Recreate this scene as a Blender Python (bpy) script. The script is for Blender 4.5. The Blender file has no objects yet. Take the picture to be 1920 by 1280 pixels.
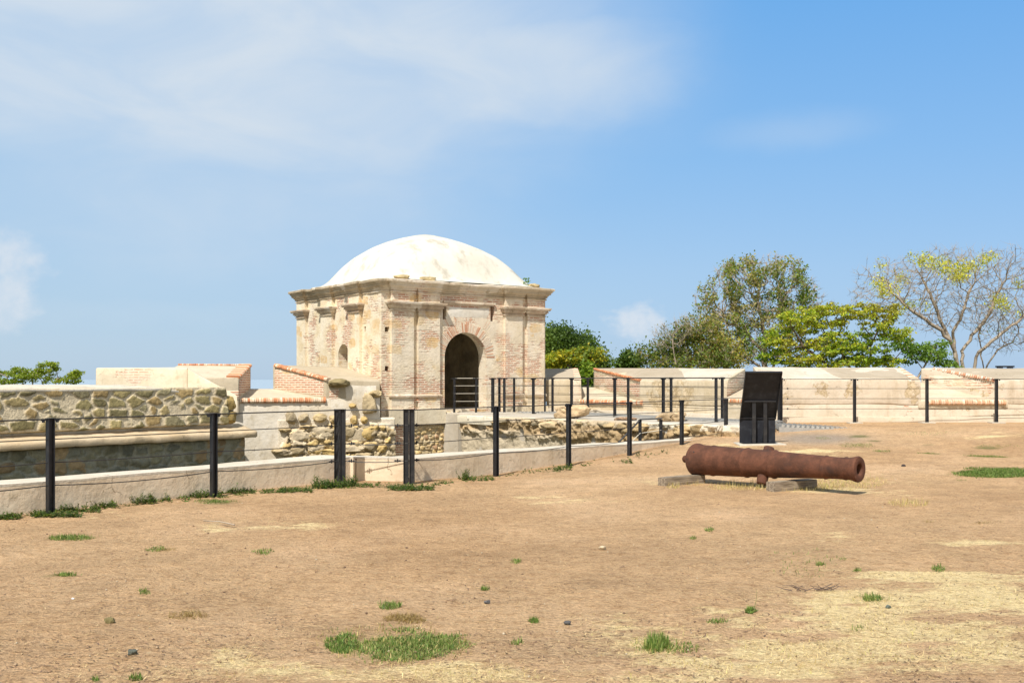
import bpy, bmesh, math, random
import numpy as np
from mathutils import Vector, Matrix
from math import radians, sin, cos, pi, atan2
random.seed(7); RS = np.random.RandomState(11)
scene = bpy.context.scene
COL = scene.collection
# ------------------------------------------------------------------ camera
FP, CX, HY, EYE = 2000.0, 960.0, 711.0, 1.55      # focal length in photo pixels, centre column, horizon row, eye height
cd = bpy.data.cameras.new('camera'); cam = bpy.data.objects.new('camera', cd); COL.objects.link(cam)
cam.location = (0, 0, EYE); cam.rotation_euler = (radians(90), 0, 0)
cd.sensor_width = 36; cd.lens = 36*FP/1920; cd.shift_y = (HY-640)/1920
cd.clip_start = 0.1; cd.clip_end = 90000
scene.camera = cam
# ------------------------------------------------------------------ sun, sky, exposure
EL = radians(53); SAZ = Vector((-.37, -.929, 0)).normalized()
SUN = Vector((SAZ.x*cos(EL), SAZ.y*cos(EL), sin(EL)))
ld = bpy.data.lights.new('sun', 'SUN'); ld.energy = 4.4; ld.angle = radians(.6); ld.color = (1, .94, .86)
lo = bpy.data.objects.new('sun', ld); COL.objects.link(lo)
lo.rotation_euler = SUN.to_track_quat('Z', 'Y').to_euler(); lo.location = (-10, -10, 30)
scene.view_settings.view_transform = 'Standard'; scene.view_settings.look = 'None'
scene.view_settings.exposure = 0.40; scene.view_settings.gamma = 1; scene.view_settings.use_curve_mapping = False

class NT:
    """small helper around a node tree"""
    def __init__(s, tree): s.t = tree; s.n = tree.nodes; s.l = tree.links
    def __call__(s, typ, ins=None, **props):
        nd = s.n.new(typ)
        for k, v in props.items(): setattr(nd, k, v)
        for k, v in (ins or {}).items(): s.put(nd.inputs[k], v)
        return nd
    def put(s, sock, v):
        if isinstance(v, bpy.types.NodeSocket): s.l.new(v, sock)
        elif isinstance(v, bpy.types.Node): s.l.new(v.outputs[0], sock)
        else:
            if isinstance(v, (tuple, list)) and len(v) == 3 and sock.type == 'RGBA': v = (*v, 1)
            sock.default_value = v
    def m(s, op, a, b=0.0, clamp=False): return s('ShaderNodeMath', {0: a, 1: b}, operation=op, use_clamp=clamp).outputs[0]
    def v(s, op, a, b=(0, 0, 0), out=0): return s('ShaderNodeVectorMath', {0: a, 1: b}, operation=op).outputs[out]
    def dot(s, a, b): return s.v('DOT_PRODUCT', a, b, 'Value')
    def mix(s, f, a, b, blend='MIX'):
        nd = s('ShaderNodeMix', data_type='RGBA', blend_type=blend); s.put(nd.inputs[0], f); s.put(nd.inputs[6], a); s.put(nd.inputs[7], b); return nd.outputs[2]
    def step(s, x, lo, hi, a=0.0, b=1.0): return s('ShaderNodeMapRange', {0: x, 1: lo, 2: hi, 3: a, 4: b}, interpolation_type='SMOOTHSTEP').outputs[0]
    def noise(s, vec, scale, detail=4.0, rough=.55, out=0, dist=0.0):
        return s('ShaderNodeTexNoise', {'Vector': vec, 'Scale': scale, 'Detail': detail, 'Roughness': rough, 'Distortion': dist}).outputs[out]
    def comb(s, x, y, z=0.0): return s('ShaderNodeCombineXYZ', {0: x, 1: y, 2: z}).outputs[0]

w = bpy.data.worlds.new('World'); scene.world = w; w.use_nodes = True
t = NT(w.node_tree); t.n.clear()
sky = t('ShaderNodeTexSky', sky_type='NISHITA', sun_disc=False, sun_elevation=EL, sun_rotation=atan2(SAZ.x, SAZ.y), air_density=1.25, dust_density=.45, ozone_density=2.2)
D = t('ShaderNodeTexCoord').outputs['Generated']
def cloud(px, py, rx, ry, lo, hi, nscale, namp, seed=0.0, tilt=0.0):
    c = Vector(((px-CX)/FP, 1, (HY-py)/FP)); c.normalize()
    nz = t.noise(t.v('ADD', t.v('MULTIPLY', D, (1, 1, 1.7)), (seed, seed, 0)), nscale, 6.0, .58, out='Color')
    p = t.v('ADD', D, t.v('MULTIPLY', t.v('SUBTRACT', nz, (.5, .5, .5)), (namp, namp, namp*.7)))
    d = t.v('SUBTRACT', p, tuple(c))
    if tilt:
        d = t('ShaderNodeVectorRotate', {'Vector': d, 'Axis': (0, 1, 0), 'Angle': tilt}, rotation_type='AXIS_ANGLE').outputs[0]
    ln = t.v('LENGTH', t.v('MULTIPLY', d, (FP/rx, 1.0, FP/ry)), out='Value')
    return t.step(ln, lo, hi, 1.0, 0.0)
m1 = cloud(380, 60, 930, 330, .4, 1.12, 3.0, .15, 3.1)
m2 = cloud(930, 150, 400, 150, .25, 1.1, 5.0, .09, 7.7, .10)
m3 = cloud(420, 330, 620, 240, .1, 1.2, 4.0, .2, 1.7)
m4 = t.m('MULTIPLY', cloud(-5, 525, 92, 100, .45, .95, 20.0, .085, 2.2), t.m('ADD', .45, t.m('MULTIPLY', t.step(t.noise(D, 30.0, 6.0, .6), .35, .6), .55)))
m5 = t.m('MULTIPLY', cloud(1192, 606, 64, 48, .35, .95, 30.0, .06, 9.2), t.m('ADD', .5, t.m('MULTIPLY', t.step(t.noise(D, 42.0, 6.0, .6), .35, .6), .5)))
m6 = cloud(1480, 245, 190, 45, .0, 1.1, 8.0, .05, 5.5)
m7 = cloud(300, 585, 420, 34, .0, 1.1, 22.0, .05, 4.4)
streak = t.step(t.noise(t.v('MULTIPLY', D, (1, 1, 2.6)), 5.5, 5.0, .55, dist=.6), .3, .72)
hz = t.m('MULTIPLY', t.m('MAXIMUM', t.m('MULTIPLY', m1, .9), t.m('MULTIPLY', m3, .6)), t.m('ADD', t.m('MULTIPLY', streak, .4), .7))
top = t.m('MULTIPLY', m2, t.m('ADD', t.m('MULTIPLY', streak, .3), .7))
cm = t.m('MAXIMUM', hz, top)
cm = t.m('MAXIMUM', cm, t.m('MULTIPLY', m6, .2))
cm = t.m('MAXIMUM', cm, t.m('MULTIPLY', m7, .12))
cu = t.m('MAXIMUM', t.m('MULTIPLY', m4, .72), t.m('MULTIPLY', m5, .75))
sepD = t('ShaderNodeSeparateXYZ', {0: D})
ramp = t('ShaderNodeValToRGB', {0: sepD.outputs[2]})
cr = ramp.color_ramp; cr.elements[0].position = 0.0; cr.elements[0].color = (.30, .46, .68, 1); cr.elements[1].position = 1.0; cr.elements[1].color = (.27, .33, .40, 1)  # last stop, overhead and out of view, greyed for a less blue fill
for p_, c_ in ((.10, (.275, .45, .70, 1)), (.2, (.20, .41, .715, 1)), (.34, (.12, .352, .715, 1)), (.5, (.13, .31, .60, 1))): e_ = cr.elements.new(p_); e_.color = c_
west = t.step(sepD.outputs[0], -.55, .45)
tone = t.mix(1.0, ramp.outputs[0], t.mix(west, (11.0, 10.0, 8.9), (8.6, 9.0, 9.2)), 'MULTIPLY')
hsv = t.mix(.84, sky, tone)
hsv = t.mix(t.m('MULTIPLY', t.step(sepD.outputs[1], .15, -.6), .8), hsv, (6.4, 6.0, 5.4))   # pale sky added behind the camera, out of view, to lift the fill
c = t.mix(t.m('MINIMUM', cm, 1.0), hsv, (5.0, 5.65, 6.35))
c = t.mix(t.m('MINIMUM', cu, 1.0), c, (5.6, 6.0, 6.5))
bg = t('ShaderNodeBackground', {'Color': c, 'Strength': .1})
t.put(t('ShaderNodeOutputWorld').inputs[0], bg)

# ------------------------------------------------------------------ numeric helpers
_T = RS.rand(64, 64, 64)*2-1
def vnoise(P, s=1.0, off=0.0):
    P = np.asarray(P, float)*s+off+100.37
    i = np.floor(P).astype(int); f = P-i; f = f*f*(3-2*f); r = 0
    for a in (0, 1):
        for b in (0, 1):
            for c_ in (0, 1):
                wgt = (f[:, 0] if a else 1-f[:, 0])*(f[:, 1] if b else 1-f[:, 1])*(f[:, 2] if c_ else 1-f[:, 2])
                r = r+wgt*_T[(i[:, 0]+a) % 64, (i[:, 1]+b) % 64, (i[:, 2]+c_) % 64]
    return r
def fbm(P, s=1.0, o=4, off=0.0):
    r = 0; a = .55
    for k in range(o): r = r+a*vnoise(P, s*2**k, off+k*7.13); a *= .5
    return r
def sstep(x, a, b): x = np.clip((x-a)/(b-a), 0, 1); return x*x*(3-2*x)
def W(px, py, d): return Vector(((px-CX)/FP*d, d, EYE-(py-HY)/FP*d))
def xyat(px, d): return ((px-CX)/FP*d, d)

# ------------------------------------------------------------------ objects
def tag(o, label=None, cat=None, group=None, kind=None):
    if label: o['label'] = label
    if cat: o['category'] = cat
    if group: o['group'] = group
    if kind: o['kind'] = kind
    return o
ROOTM = {}
def thing(name, loc, label, cat, rz=0.0, group=None, kind=None):
    o = bpy.data.objects.new(name, None); COL.objects.link(o); o.location = loc; o.rotation_euler = (0, 0, rz)
    o.empty_display_size = .1
    ROOTM[o.name] = (Matrix.Translation(Vector(loc)) @ Matrix.Rotation(rz, 4, 'Z')).inverted()
    return tag(o, label, cat, group, kind)
def rootof(o):
    while o.parent: o = o.parent
    return o
def mesh(name, V, F, mat, parent=None, smooth=False, col=None, local=False, sharp=None):
    """V: world coordinates (or the root's own frame when local)"""
    V = np.asarray(V, float).reshape(-1, 3)
    if parent is not None and not local:
        M = ROOTM.get(rootof(parent).name)
        if M is not None:
            M = np.array(M); V = V @ M[:3, :3].T + M[:3, 3]
    me = bpy.data.meshes.new(name)
    if isinstance(F, np.ndarray):
        n, k = F.shape
        me.vertices.add(len(V)); me.vertices.foreach_set('co', V.ravel())
        me.loops.add(n*k); me.loops.foreach_set('vertex_index', F.ravel().astype(np.int32))
        me.polygons.add(n); me.polygons.foreach_set('loop_start', np.arange(0, n*k, k, dtype=np.int32))
        me.update(calc_edges=True); me.validate()
    else:
        me.from_pydata([tuple(v) for v in V], [], [tuple(f) for f in F]); me.update()
    if smooth:
        me.polygons.foreach_set('use_smooth', np.ones(len(me.polygons), bool))
        if sharp: me.set_sharp_from_angle(angle=radians(sharp))
    if col is not None:
        ca = me.color_attributes.new('Col', 'FLOAT_COLOR', 'POINT')
        c4 = np.ones((len(V), 4)); c4[:, :3] = col
        ca.data.foreach_set('color', c4.ravel())
    if mat: me.materials.append(mat)
    o = bpy.data.objects.new(name, me); COL.objects.link(o)
    if parent is not None: o.parent = parent
    return o
class MB:
    def __init__(s): s.V = []; s.F = []; s.C = []
    def add(s, V, F, c=(1, 1, 1)):
        n = len(s.V); s.V += [tuple(v) for v in V]; s.F += [tuple(i+n for i in f) for f in F]; s.C += [c]*len(V); return s
    def hex(s, v8, c=(1, 1, 1)):   # bottom 4 ccw, top 4 ccw
        return s.add(v8, [(3, 2, 1, 0), (4, 5, 6, 7), (0, 1, 5, 4), (1, 2, 6, 5), (2, 3, 7, 6), (3, 0, 4, 7)], c)
    def box(s, c, sz, M=None, col=(1, 1, 1)):
        x, y, z = [a/2 for a in sz]; v = [Vector(p) for p in ((-x, -y, -z), (x, -y, -z), (x, y, -z), (-x, y, -z), (-x, -y, z), (x, -y, z), (x, y, z), (-x, y, z))]
        if M is not None: v = [M @ p for p in v]
        c = Vector(c); return s.hex([p+c for p in v], col)
    def tube(s, pts, r, n=6, col=(1, 1, 1), cap=True):
        pts = [Vector(p) for p in pts]; k = len(pts); rs = r if isinstance(r, (list, tuple)) else [r]*k
        V = []; F = []; up = Vector((0, 0, 1))
        for i, p in enumerate(pts):
            d = (pts[min(i+1, k-1)]-pts[max(i-1, 0)]).normalized()
            a = d.cross(up if abs(d.z) < .9 else Vector((1, 0, 0))).normalized(); b = d.cross(a)
            for j in range(n):
                th = 2*pi*j/n; V.append(p+(a*cos(th)+b*sin(th))*rs[i])
        for i in range(k-1):
            for j in range(n):
                F.append((i*n+j, i*n+(j+1) % n, (i+1)*n+(j+1) % n, (i+1)*n+j))
        if cap: F += [tuple(range(n))[::-1], tuple(range((k-1)*n, k*n))]
        return s.add(V, F, col)
    def build(s, name, mat, parent=None, **k):
        k.setdefault('col', np.array(s.C) if s.C else None)
        return mesh(name, s.V, s.F, mat, parent, **k)
def fixnormals(o):
    bm = bmesh.new(); bm.from_mesh(o.data); bmesh.ops.remove_doubles(bm, verts=bm.verts, dist=1e-4); bmesh.ops.recalc_face_normals(bm, faces=bm.faces); bm.to_mesh(o.data); bm.free(); return o
def grid_faces(nu, nv): 
    i = np.arange(nu-1)[:, None]*nv+np.arange(nv-1)[None, :]
    return np.stack([i, i+nv, i+nv+1, i+1], -1).reshape(-1, 4)
def rough(name, solids, mat, parent, res=.18, amp=.012, freq=1.6, sharp=38, bevel=.02, fn=None):
    """weathered solids: each a hexahedron of 8 corners, its faces gridded and gently displaced"""
    bm = bmesh.new()
    for v8 in solids:
        b2 = bmesh.new(); vs = [b2.verts.new(tuple(p)) for p in v8]
        for f in ((3, 2, 1, 0), (4, 5, 6, 7), (0, 1, 5, 4), (1, 2, 6, 5), (2, 3, 7, 6), (3, 0, 4, 7)): b2.faces.new([vs[i] for i in f])
        bmesh.ops.recalc_face_normals(b2, faces=b2.faces)
        if bevel: bmesh.ops.bevel(b2, geom=list(b2.edges), offset=bevel, segments=2, profile=.5, affect='EDGES')
        for it in range(7):
            es = [e for e in b2.edges if e.calc_length() > res*1.5]
            if not es: break
            bmesh.ops.subdivide_edges(b2, edges=es, cuts=1, use_grid_fill=True)
        bmesh.ops.triangulate(b2, faces=[f for f in b2.faces if len(f.verts) > 4])
        tmp = bpy.data.meshes.new('t'); b2.to_mesh(tmp); bm.from_mesh(tmp); bpy.data.meshes.remove(tmp); b2.free()
    me = bpy.data.meshes.new('t'); bm.to_mesh(me); bm.free()
    n = len(me.vertices); co = np.empty(n*3); me.vertices.foreach_get('co', co); P = co.reshape(-1, 3)
    F = [tuple(p.vertices) for p in me.polygons]; bpy.data.meshes.remove(me)
    Q = P+np.stack([fbm(P, freq, 4, 3), fbm(P, freq, 4, 31), fbm(P, freq, 4, 57)], 1)*amp*1.6
    if fn: Q = fn(Q)
    return mesh(name, Q, F, mat, parent, smooth=True, sharp=sharp)
def slab(plan, z0, z1):
    """hexahedron from 4 plan points (front-left, front-right, back-right, back-left) and heights (scalar or 4)"""
    a = z0 if hasattr(z0, '__len__') else [z0]*4; b = z1 if hasattr(z1, '__len__') else [z1]*4
    return [(p[0], p[1], a[i]) for i, p in enumerate(plan)]+[(p[0], p[1], b[i]) for i, p in enumerate(plan)]
def rubble(name, P0, U, Vv, lu, lv, mat, parent, cell=(.28, .22), res=.03, depth=.05, pal=((.2, .17, .1),), mortar=(.6, .53, .4), seed=1, gap=.10, rows=True, mask=None, lump=.25, flat=False, tint=None, cragk=1.0, cf=5.5, mk_=1.0, dmod=None):
    """a wall face of individually bulging stones; U, Vv unit directions; mask(u,v)->0..1 covers stones with mortar"""
    rs = np.random.RandomState(seed); U = Vector(U).normalized(); Vv = Vector(Vv).normalized(); Nn = np.array(U.cross(Vv))
    nu, nv = int(lu/res)+2, int(lv/res)+2
    u = np.linspace(0, lu, nu); v = np.linspace(0, lv, nv); uu, vv = [a.ravel() for a in np.meshgrid(u, v, indexing='ij')]
    S = []
    nr = max(1, int(round(lv/cell[1])))
    for j in range(-1, nr+1):
        x = -cell[0]*rs.rand()
        while x < lu+cell[0]:
            wd = cell[0]*(.55+.9*rs.rand())
            S.append((x+wd/2, (j+.5)*lv/nr+(rs.rand()-.5)*cell[1]*(.3 if rows else .8), rs.rand())); x += wd
    for _ in range(int(len(S)*.3)): S.append((rs.rand()*lu, rs.rand()*lv, rs.rand()))
    S = np.array(S)
    P3 = np.stack([uu, vv, 0*uu], 1)
    wu = uu+fbm(P3, 5, 5, 2)*.09; wv = vv+fbm(P3, 5, 5, 9)*.075
    asp = cell[0]/cell[1]
    d = np.abs((wu[:, None]-S[None, :, 0])/asp)**1.7+np.abs(wv[:, None]-S[None, :, 1])**1.7
    d = d**(1/1.7)*(.8+.4*((S[None, :, 2]*53) % 1))
    idx = np.argsort(d, 1)[:, :2]; d1 = np.take_along_axis(d, idx[:, :1], 1)[:, 0]; d2 = np.take_along_axis(d, idx[:, 1:], 1)[:, 0]
    e = (d2-d1)/cell[1]
    big = fbm(P3, 2.2, 4, 5); fine = fbm(P3, 14, 4, 12)
    m = sstep(e+fine*.12, gap, gap+.14)
    if mask is not None: mk = mask(uu, vv, big); m = m*(1-mk)
    ph = S[idx[:, 0], 2]
    crag = (.3-np.abs(fbm(P3, cf, 5, 61)))*cragk
    m = m*mk_
    h = depth*(m*(.45+.7*ph)*(.8+lump*np.sqrt(np.clip(e, 0, 1)))+fine*.3+big*.3+crag*(.7*m if mk_ == 1 else 1.0))
    if dmod is not None: h = h*dmod(uu, vv, big)
    pal = np.array(pal); ci = (ph*997).astype(int) % len(pal)
    colr = pal[ci]*(.75+.5*((ph*131) % 1))[:, None]*(1+.45*fine+.25*big+.5*np.clip(crag, -.4, .3))[:, None]
    mo = np.array(mortar)*(1+.18*fbm(P3, 5, 4, 21)+.15*fine)[:, None]
    C = mo*(1-m[:, None])+colr*m[:, None]
    if tint is not None: C = tint(uu, vv, C, big)
    P = np.array(P0)[None]+uu[:, None]*np.array(U)+vv[:, None]*np.array(Vv)+h[:, None]*Nn
    edge = (uu < 1e-6) | (uu > lu-1e-6) | (vv < 1e-6) | (vv > lv-1e-6)
    P[edge] -= Nn*.12
    return mesh(name, P, grid_faces(nu, nv), mat, parent, smooth=True, col=np.clip(C, .01, .9))
def boulder_mb(mb, c, sz, seed, col=(.5, .4, .22), sub=3, rz=0.0, amp=.28):
    bm = bmesh.new(); bmesh.ops.create_icosphere(bm, subdivisions=sub+1, radius=1.0)
    P = np.array([v.co[:] for v in bm.verts]); rb_ = np.random.RandomState(int(seed*17) % 9999)
    for _ in range(16):
        nn_ = rb_.randn(3); nn_ /= np.linalg.norm(nn_); hh_ = rb_.uniform(.58, .92); dd_ = P @ nn_; P = P-np.outer(np.clip(dd_-hh_, 0, 9), nn_)*.92
    P *= 1.12; F = [tuple(v.index for v in f.verts) for f in bm.faces]; bm.free()
    r = 1+amp*fbm(P, 1.3, 5, seed*3.7)+amp*.9*(.35-np.abs(fbm(P, 2.6, 4, seed*1.9)))-amp*.8*np.clip(fbm(P, 4.5, 3, seed*2.3)-.15, 0, 1)
    P = np.sign(P)*np.abs(P)**.85*r[:, None]*np.array(sz)/2
    R = np.array(Matrix.Rotation(rz, 3, 'Z')); P = P @ R.T+np.array(c)
    n = len(mb.V); mb.V += [tuple(p) for p in P]; mb.F += [tuple(i+n for i in f) for f in F]
    k = 1+.45*fbm(P, 5, 3, seed)-.5*np.clip(.12-np.abs(fbm(P, 2.6, 4, seed*1.9)), 0, 1)*4; mb.C += [tuple(np.array(col)*max(q, .25)) for q in k]
def rowlock(name, p0, p1, outn, parent, mat, w_=.062, h=.11, dep=.16, seed=0, slope=None, cols=None, round_=True):
    """course of rounded bricks laid on edge from p0 to p1; outn points out of the wall"""
    rs = random.Random(seed); p0 = Vector(p0); p1 = Vector(p1); ax = (p1-p0); L = ax.length; ax.normalize(); on = Vector(outn).normalized()
    up = ax.cross(on); up = up if up.z > 0 else -up
    mb = MB(); x = 0
    cols = cols or [(.56, .24, .12), (.62, .31, .17), (.66, .42, .27), (.7, .55, .4)]
    while x < L-.02:
        wd = w_*(.8+.35*rs.random()); hh = h*(.85+.25*rs.random()); oo = rs.uniform(-.012, .012); c = rs.choice(cols); k = rs.uniform(.85, 1.15); c = tuple(a*k for a in c)
        base = p0+ax*(x+.004)
        prof = [(-dep, -hh*.5), (.0+oo, -hh*.5), (.035+oo, -hh*.3), (.04+oo, hh*.1), (.02+oo, hh*.4), (-.02+oo, hh*.52), (-dep, hh*.5)]
        V = [base+on*a+up*b for a, b in prof]+[base+ax*(wd-.010)+on*a+up*b for a, b in prof]; n = len(prof)
        F = [tuple(range(n))[::-1], tuple(range(n, 2*n))]+[(i, (i+1) % n, n+(i+1) % n, n+i) for i in range(n)]
        mb.add(V, F, c); x += wd
    o = mb.build(name, mat, parent); return fixcol(o)
def fixcol(o):
    bm = bmesh.new(); bm.from_mesh(o.data); bmesh.ops.recalc_face_normals(bm, faces=bm.faces); bm.to_mesh(o.data); bm.free(); return o
def sweep(name, poly, prof, mat, parent, res=.2, amp=.012, closed=True, local=True, sharp=35, freq=2.5):
    """moulding: profile (offset outward, z) carried round a plan polygon (ccw), mitred"""
    n = len(poly); pts = []; nrm = []
    def en(i):
        a, b = Vector(poly[i % n]), Vector(poly[(i+1) % n]); d = (b-a).normalized(); return Vector((d.y, -d.x))
    for i in range(n if closed else n-1):
        a, b = Vector(poly[i]), Vector(poly[(i+1) % n]); L = (b-a).length; k = max(1, int(L/res)); e = en(i)
        pe = en(i-1) if (closed or i > 0) else e
        den = 1+pe.dot(e); mit = (pe+e)/den if den > .05 else e
        pts.append(a); nrm.append(mit)
        for j in range(1, k): pts.append(a.lerp(b, j/k)); nrm.append(e)
    if not closed: pts.append(Vector(poly[-1])); nrm.append(en(n-2))
    V = []; m = len(prof)
    for p, q in zip(pts, nrm):
        for o_, z in prof: V.append((p.x+q.x*o_, p.y+q.y*o_, z))
    V = np.array(V); N = len(pts); F = []
    for i in range(N if closed else N-1):
        for j in range(m-1):
            a = i*m+j; b = ((i+1) % N)*m+j; F.append((a, b, b+1, a+1))
    V = V+np.stack([fbm(V, freq, 4, 3), fbm(V, freq, 4, 31), fbm(V, freq, 4, 57)], 1)*amp*1.6
    return mesh(name, V, F, mat, parent, smooth=True, local=local, sharp=sharp)

# ------------------------------------------------------------------ materials
def material(name, rough_=.9, spec=.2):
    m = bpy.data.materials.new(name); m.use_nodes = True; q = NT(m.node_tree); q.n.clear()
    bs = q('ShaderNodeBsdfPrincipled', {'Roughness': rough_, 'Specular IOR Level': spec}); out = q('ShaderNodeOutputMaterial', {0: bs.outputs[0]})
    q.bs = bs; q.out = out; q.pos = q('ShaderNodeNewGeometry').outputs['Position']; q.obj = q('ShaderNodeTexCoord').outputs['Object']
    return m, q
def bump(q, h, dist=.02, st=.6): q.put(q.bs.inputs['Normal'], q('ShaderNodeBump', {'Height': h, 'Distance': dist, 'Strength': st}).outputs[0])
def grain(q, col, P, s1=7.0, a1=.35, s2=45.0, a2=.25):
    n1 = q.noise(P, s1, 6.0, .65); n2 = q.noise(P, s2, 3.0, .6)
    k = q.m('ADD', q.m('ADD', q.m('MULTIPLY', n1, a1*2), q.m('MULTIPLY', n2, a2*2)), 1-a1-a2)
    return q.mix(1.0, col, q.comb(k, k, k), 'MULTIPLY')
def masonry_color(q, u, v, P, cover=(.42, .62), ochre=.7, plaster=(.74, .66, .54), plaster2=(.64, .53, .37), ro=(.42, .17, .10), ro2=(.58, .31, .2)):
    nz = q.noise(P, 3.0, 3.0, out='Color'); wob = q.v('MULTIPLY', q.v('SUBTRACT', nz, (.5, .5, .5)), (.03, .03, .03))
    uv = q.v('ADD', q.comb(u, v), wob)
    b = q('ShaderNodeTexBrick', {'Vector': uv, 'Color1': ro, 'Color2': ro2, 'Mortar': (.68, .58, .45), 'Scale': 1.0, 'Mortar Size': .021, 'Mortar Smooth': .35, 'Bias': .0, 'Brick Width': .27, 'Row Height': .068})
    n1 = q.noise(P, 1.15, 5.0, .6); n2 = q.noise(q.comb(q.m('MULTIPLY', u, 3.2), q.m('MULTIPLY', v, 17.0)), 1.0, 3.0, .6)
    cv = q.step(q.m('ADD', q.m('MULTIPLY', n1, .72), q.m('MULTIPLY', n2, .28)), cover[0], cover[1])
    pl = q.mix(q.step(q.noise(P, 1.9, 5.0, .6), .38, .66), plaster, plaster2)
    pl = q.mix(q.step(q.noise(P, .9, 3.0, .6), .45, .7, 0.0, .35), pl, (.66, .61, .53))
    colr = q.mix(cv, b.outputs['Color'], pl)
    vo = q('ShaderNodeTexVoronoi', {'Vector': q.v('ADD', q.comb(q.m('MULTIPLY', u, 1.55), q.m('MULTIPLY', v, 2.3)), q.v('MULTIPLY', q.v('SUBTRACT', q.noise(P, 2.6, 5.0, .6, out='Color'), (.5, .5, .5)), (.7, .7, .7))), 'Scale': 1.0, 'Exponent': 4.0, 'Randomness': .75}, distance='MINKOWSKI')
    sep = q('ShaderNodeSeparateColor', {0: vo.outputs['Color']})
    oc = q.m('MULTIPLY', q.step(vo.outputs['Distance'], .36, .30), q.step(sep.outputs[0], ochre, ochre+.02))
    occ = q.mix(sep.outputs[1], (.60, .38, .15), (.64, .49, .29)); occ = q.mix(q.step(q.noise(P, 6.0, 5.0, .7), .4, .6, 0, .5), occ, (.70, .6, .44))
    colr = q.mix(q.m('MULTIPLY', oc, .8), colr, occ)
    h = q.m('ADD', q.m('MULTIPLY', q.m('SUBTRACT', 1.0, q.m('MULTIPLY', b.outputs['Fac'], q.m('SUBTRACT', 1.0, cv))), .6), q.m('MULTIPLY', q.noise(P, 14.0, 5.0, .6), .8))
    h = q.m('ADD', h, q.m('MULTIPLY', cv, .35))
    return colr, h
def mat_masonry(name, frame='local', d=(1, 0), **k):
    m, q = material(name, .93, .1)
    P = q.obj if frame == 'local' else q.pos
    u = q.dot(P, (d[0]-d[1], d[1]+d[0], 0)); v = q.dot(P, (0, 0, 1))
    c_, h = masonry_color(q, u, v, P, **k); c_ = grain(q, c_, P, 5.0, .2, 30.0, .14)
    q.put(q.bs.inputs['Base Color'], c_); bump(q, h, .03, .7); return m
def mat_plaster(name, base=(.74, .67, .54), base2=(.62, .53, .38), streak=(.5, .42, .28), st=.35, d=(1, 0), patches=(), brk=None):
    """lime plaster with weather streaks; patches = (centre, radius along, radius up, 'brick' or 'stone') where it has fallen off"""
    m, q = material(name, .92, .12); P = q.pos
    u = q.dot(P, (d[0]-d[1], d[1]+d[0], 0)); v = q.dot(P, (0, 0, 1))
    c_ = q.mix(q.step(q.noise(P, 1.3, 6.0, .62), .35, .68), base, base2)
    sn = q.noise(q.comb(q.m('MULTIPLY', u, 3.0), q.m('MULTIPLY', v, .5)), 1.0, 6.0, .65)
    c_ = q.mix(q.step(sn, .5, .75, 0.0, st), c_, streak)
    c_ = q.mix(q.step(q.noise(P, 4.0, 5.0, .6), .6, .72, 0.0, .4), c_, (.44, .36, .22))
    wv_ = q.v('ADD', P, q.v('MULTIPLY', q.noise(P, 2.5, 5.0, .6, out='Color'), (.6, .6, .6)))
    ck = q('ShaderNodeTexVoronoi', {'Vector': wv_, 'Scale': 1.1}, feature='DISTANCE_TO_EDGE')
    ckm = q.m('MULTIPLY', q.step(ck.outputs[0], .012, .003), q.step(q.noise(P, 1.7, 4.0), .52, .62))
    c_ = q.mix(q.m('MULTIPLY', ckm, .7), c_, (.2, .15, .09))
    gr_ = q.m('MULTIPLY', q.step(q.noise(q.comb(q.m('MULTIPLY', u, 5.0), q.m('MULTIPLY', v, .9)), 1.0, 7.0, .7, dist=.6), .54, .70), q.step(q.noise(P, .7, 3.0, .6), .42, .62))
    c_ = q.mix(q.m('MULTIPLY', gr_, .55), c_, (.30, .245, .16))
    h = q.noise(P, 8.0, 6.0, .65)
    if brk is not None:
        bc, bh = masonry_color(q, u, v, P, cover=(.3, .5), ochre=2.0)
        mk = q.step(q.noise(P, .8, 4.0, .6), brk, brk+.05); c_ = q.mix(mk, c_, bc)
    for (pc, ru, rv, kind) in patches:
        dd = q.v('SUBTRACT', q.v('ADD', P, q.v('MULTIPLY', q.v('SUBTRACT', q.noise(P, 3.2, 6.0, .7, out='Color'), (.5, .5, .5)), (1.1, 1.1, 1.1))), tuple(pc))
        du = q.m('DIVIDE', q.dot(dd, (d[0], d[1], 0)), ru); dv = q.m('DIVIDE', q.dot(dd, (0, 0, 1)), rv)
        ln = q.v('LENGTH', q.comb(du, dv), out='Value'); mk = q.step(ln, 1.05, .85)
        if kind == 'brick': bc, _ = masonry_color(q, u, v, P, cover=(.36, .6), ochre=2.0)
        elif kind == 'hole_shade': bc = (.08, .05, .03)  # flat dark colour painted for the shade inside a small recess
        else:
            vo = q('ShaderNodeTexVoronoi', {'Vector': q.v('ADD', P, q.v('MULTIPLY', q.noise(P, 6.0, 4.0, out='Color'), (.35, .35, .35))), 'Scale': 5.0}, feature='DISTANCE_TO_EDGE')
            bc = q.mix(q.step(vo.outputs[0], .0, .10), (.34, .26, .15), q.mix(q.step(q.noise(P, 7.0, 6.0, .7), .35, .65), (.40, .31, .18), (.62, .51, .35)))
            mk = q.m('MULTIPLY', mk, q.step(q.noise(P, 3.2, 5.0, .7), .36, .5))
        c_ = q.mix(q.m('MULTIPLY', mk, .9), c_, bc); h = q.m('SUBTRACT', h, q.m('MULTIPLY', mk, .5))
    c_ = grain(q, c_, P, 6.0, .12, 35.0, .1)
    q.put(q.bs.inputs['Base Color'], c_); bump(q, h, .03, .55); return m
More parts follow.
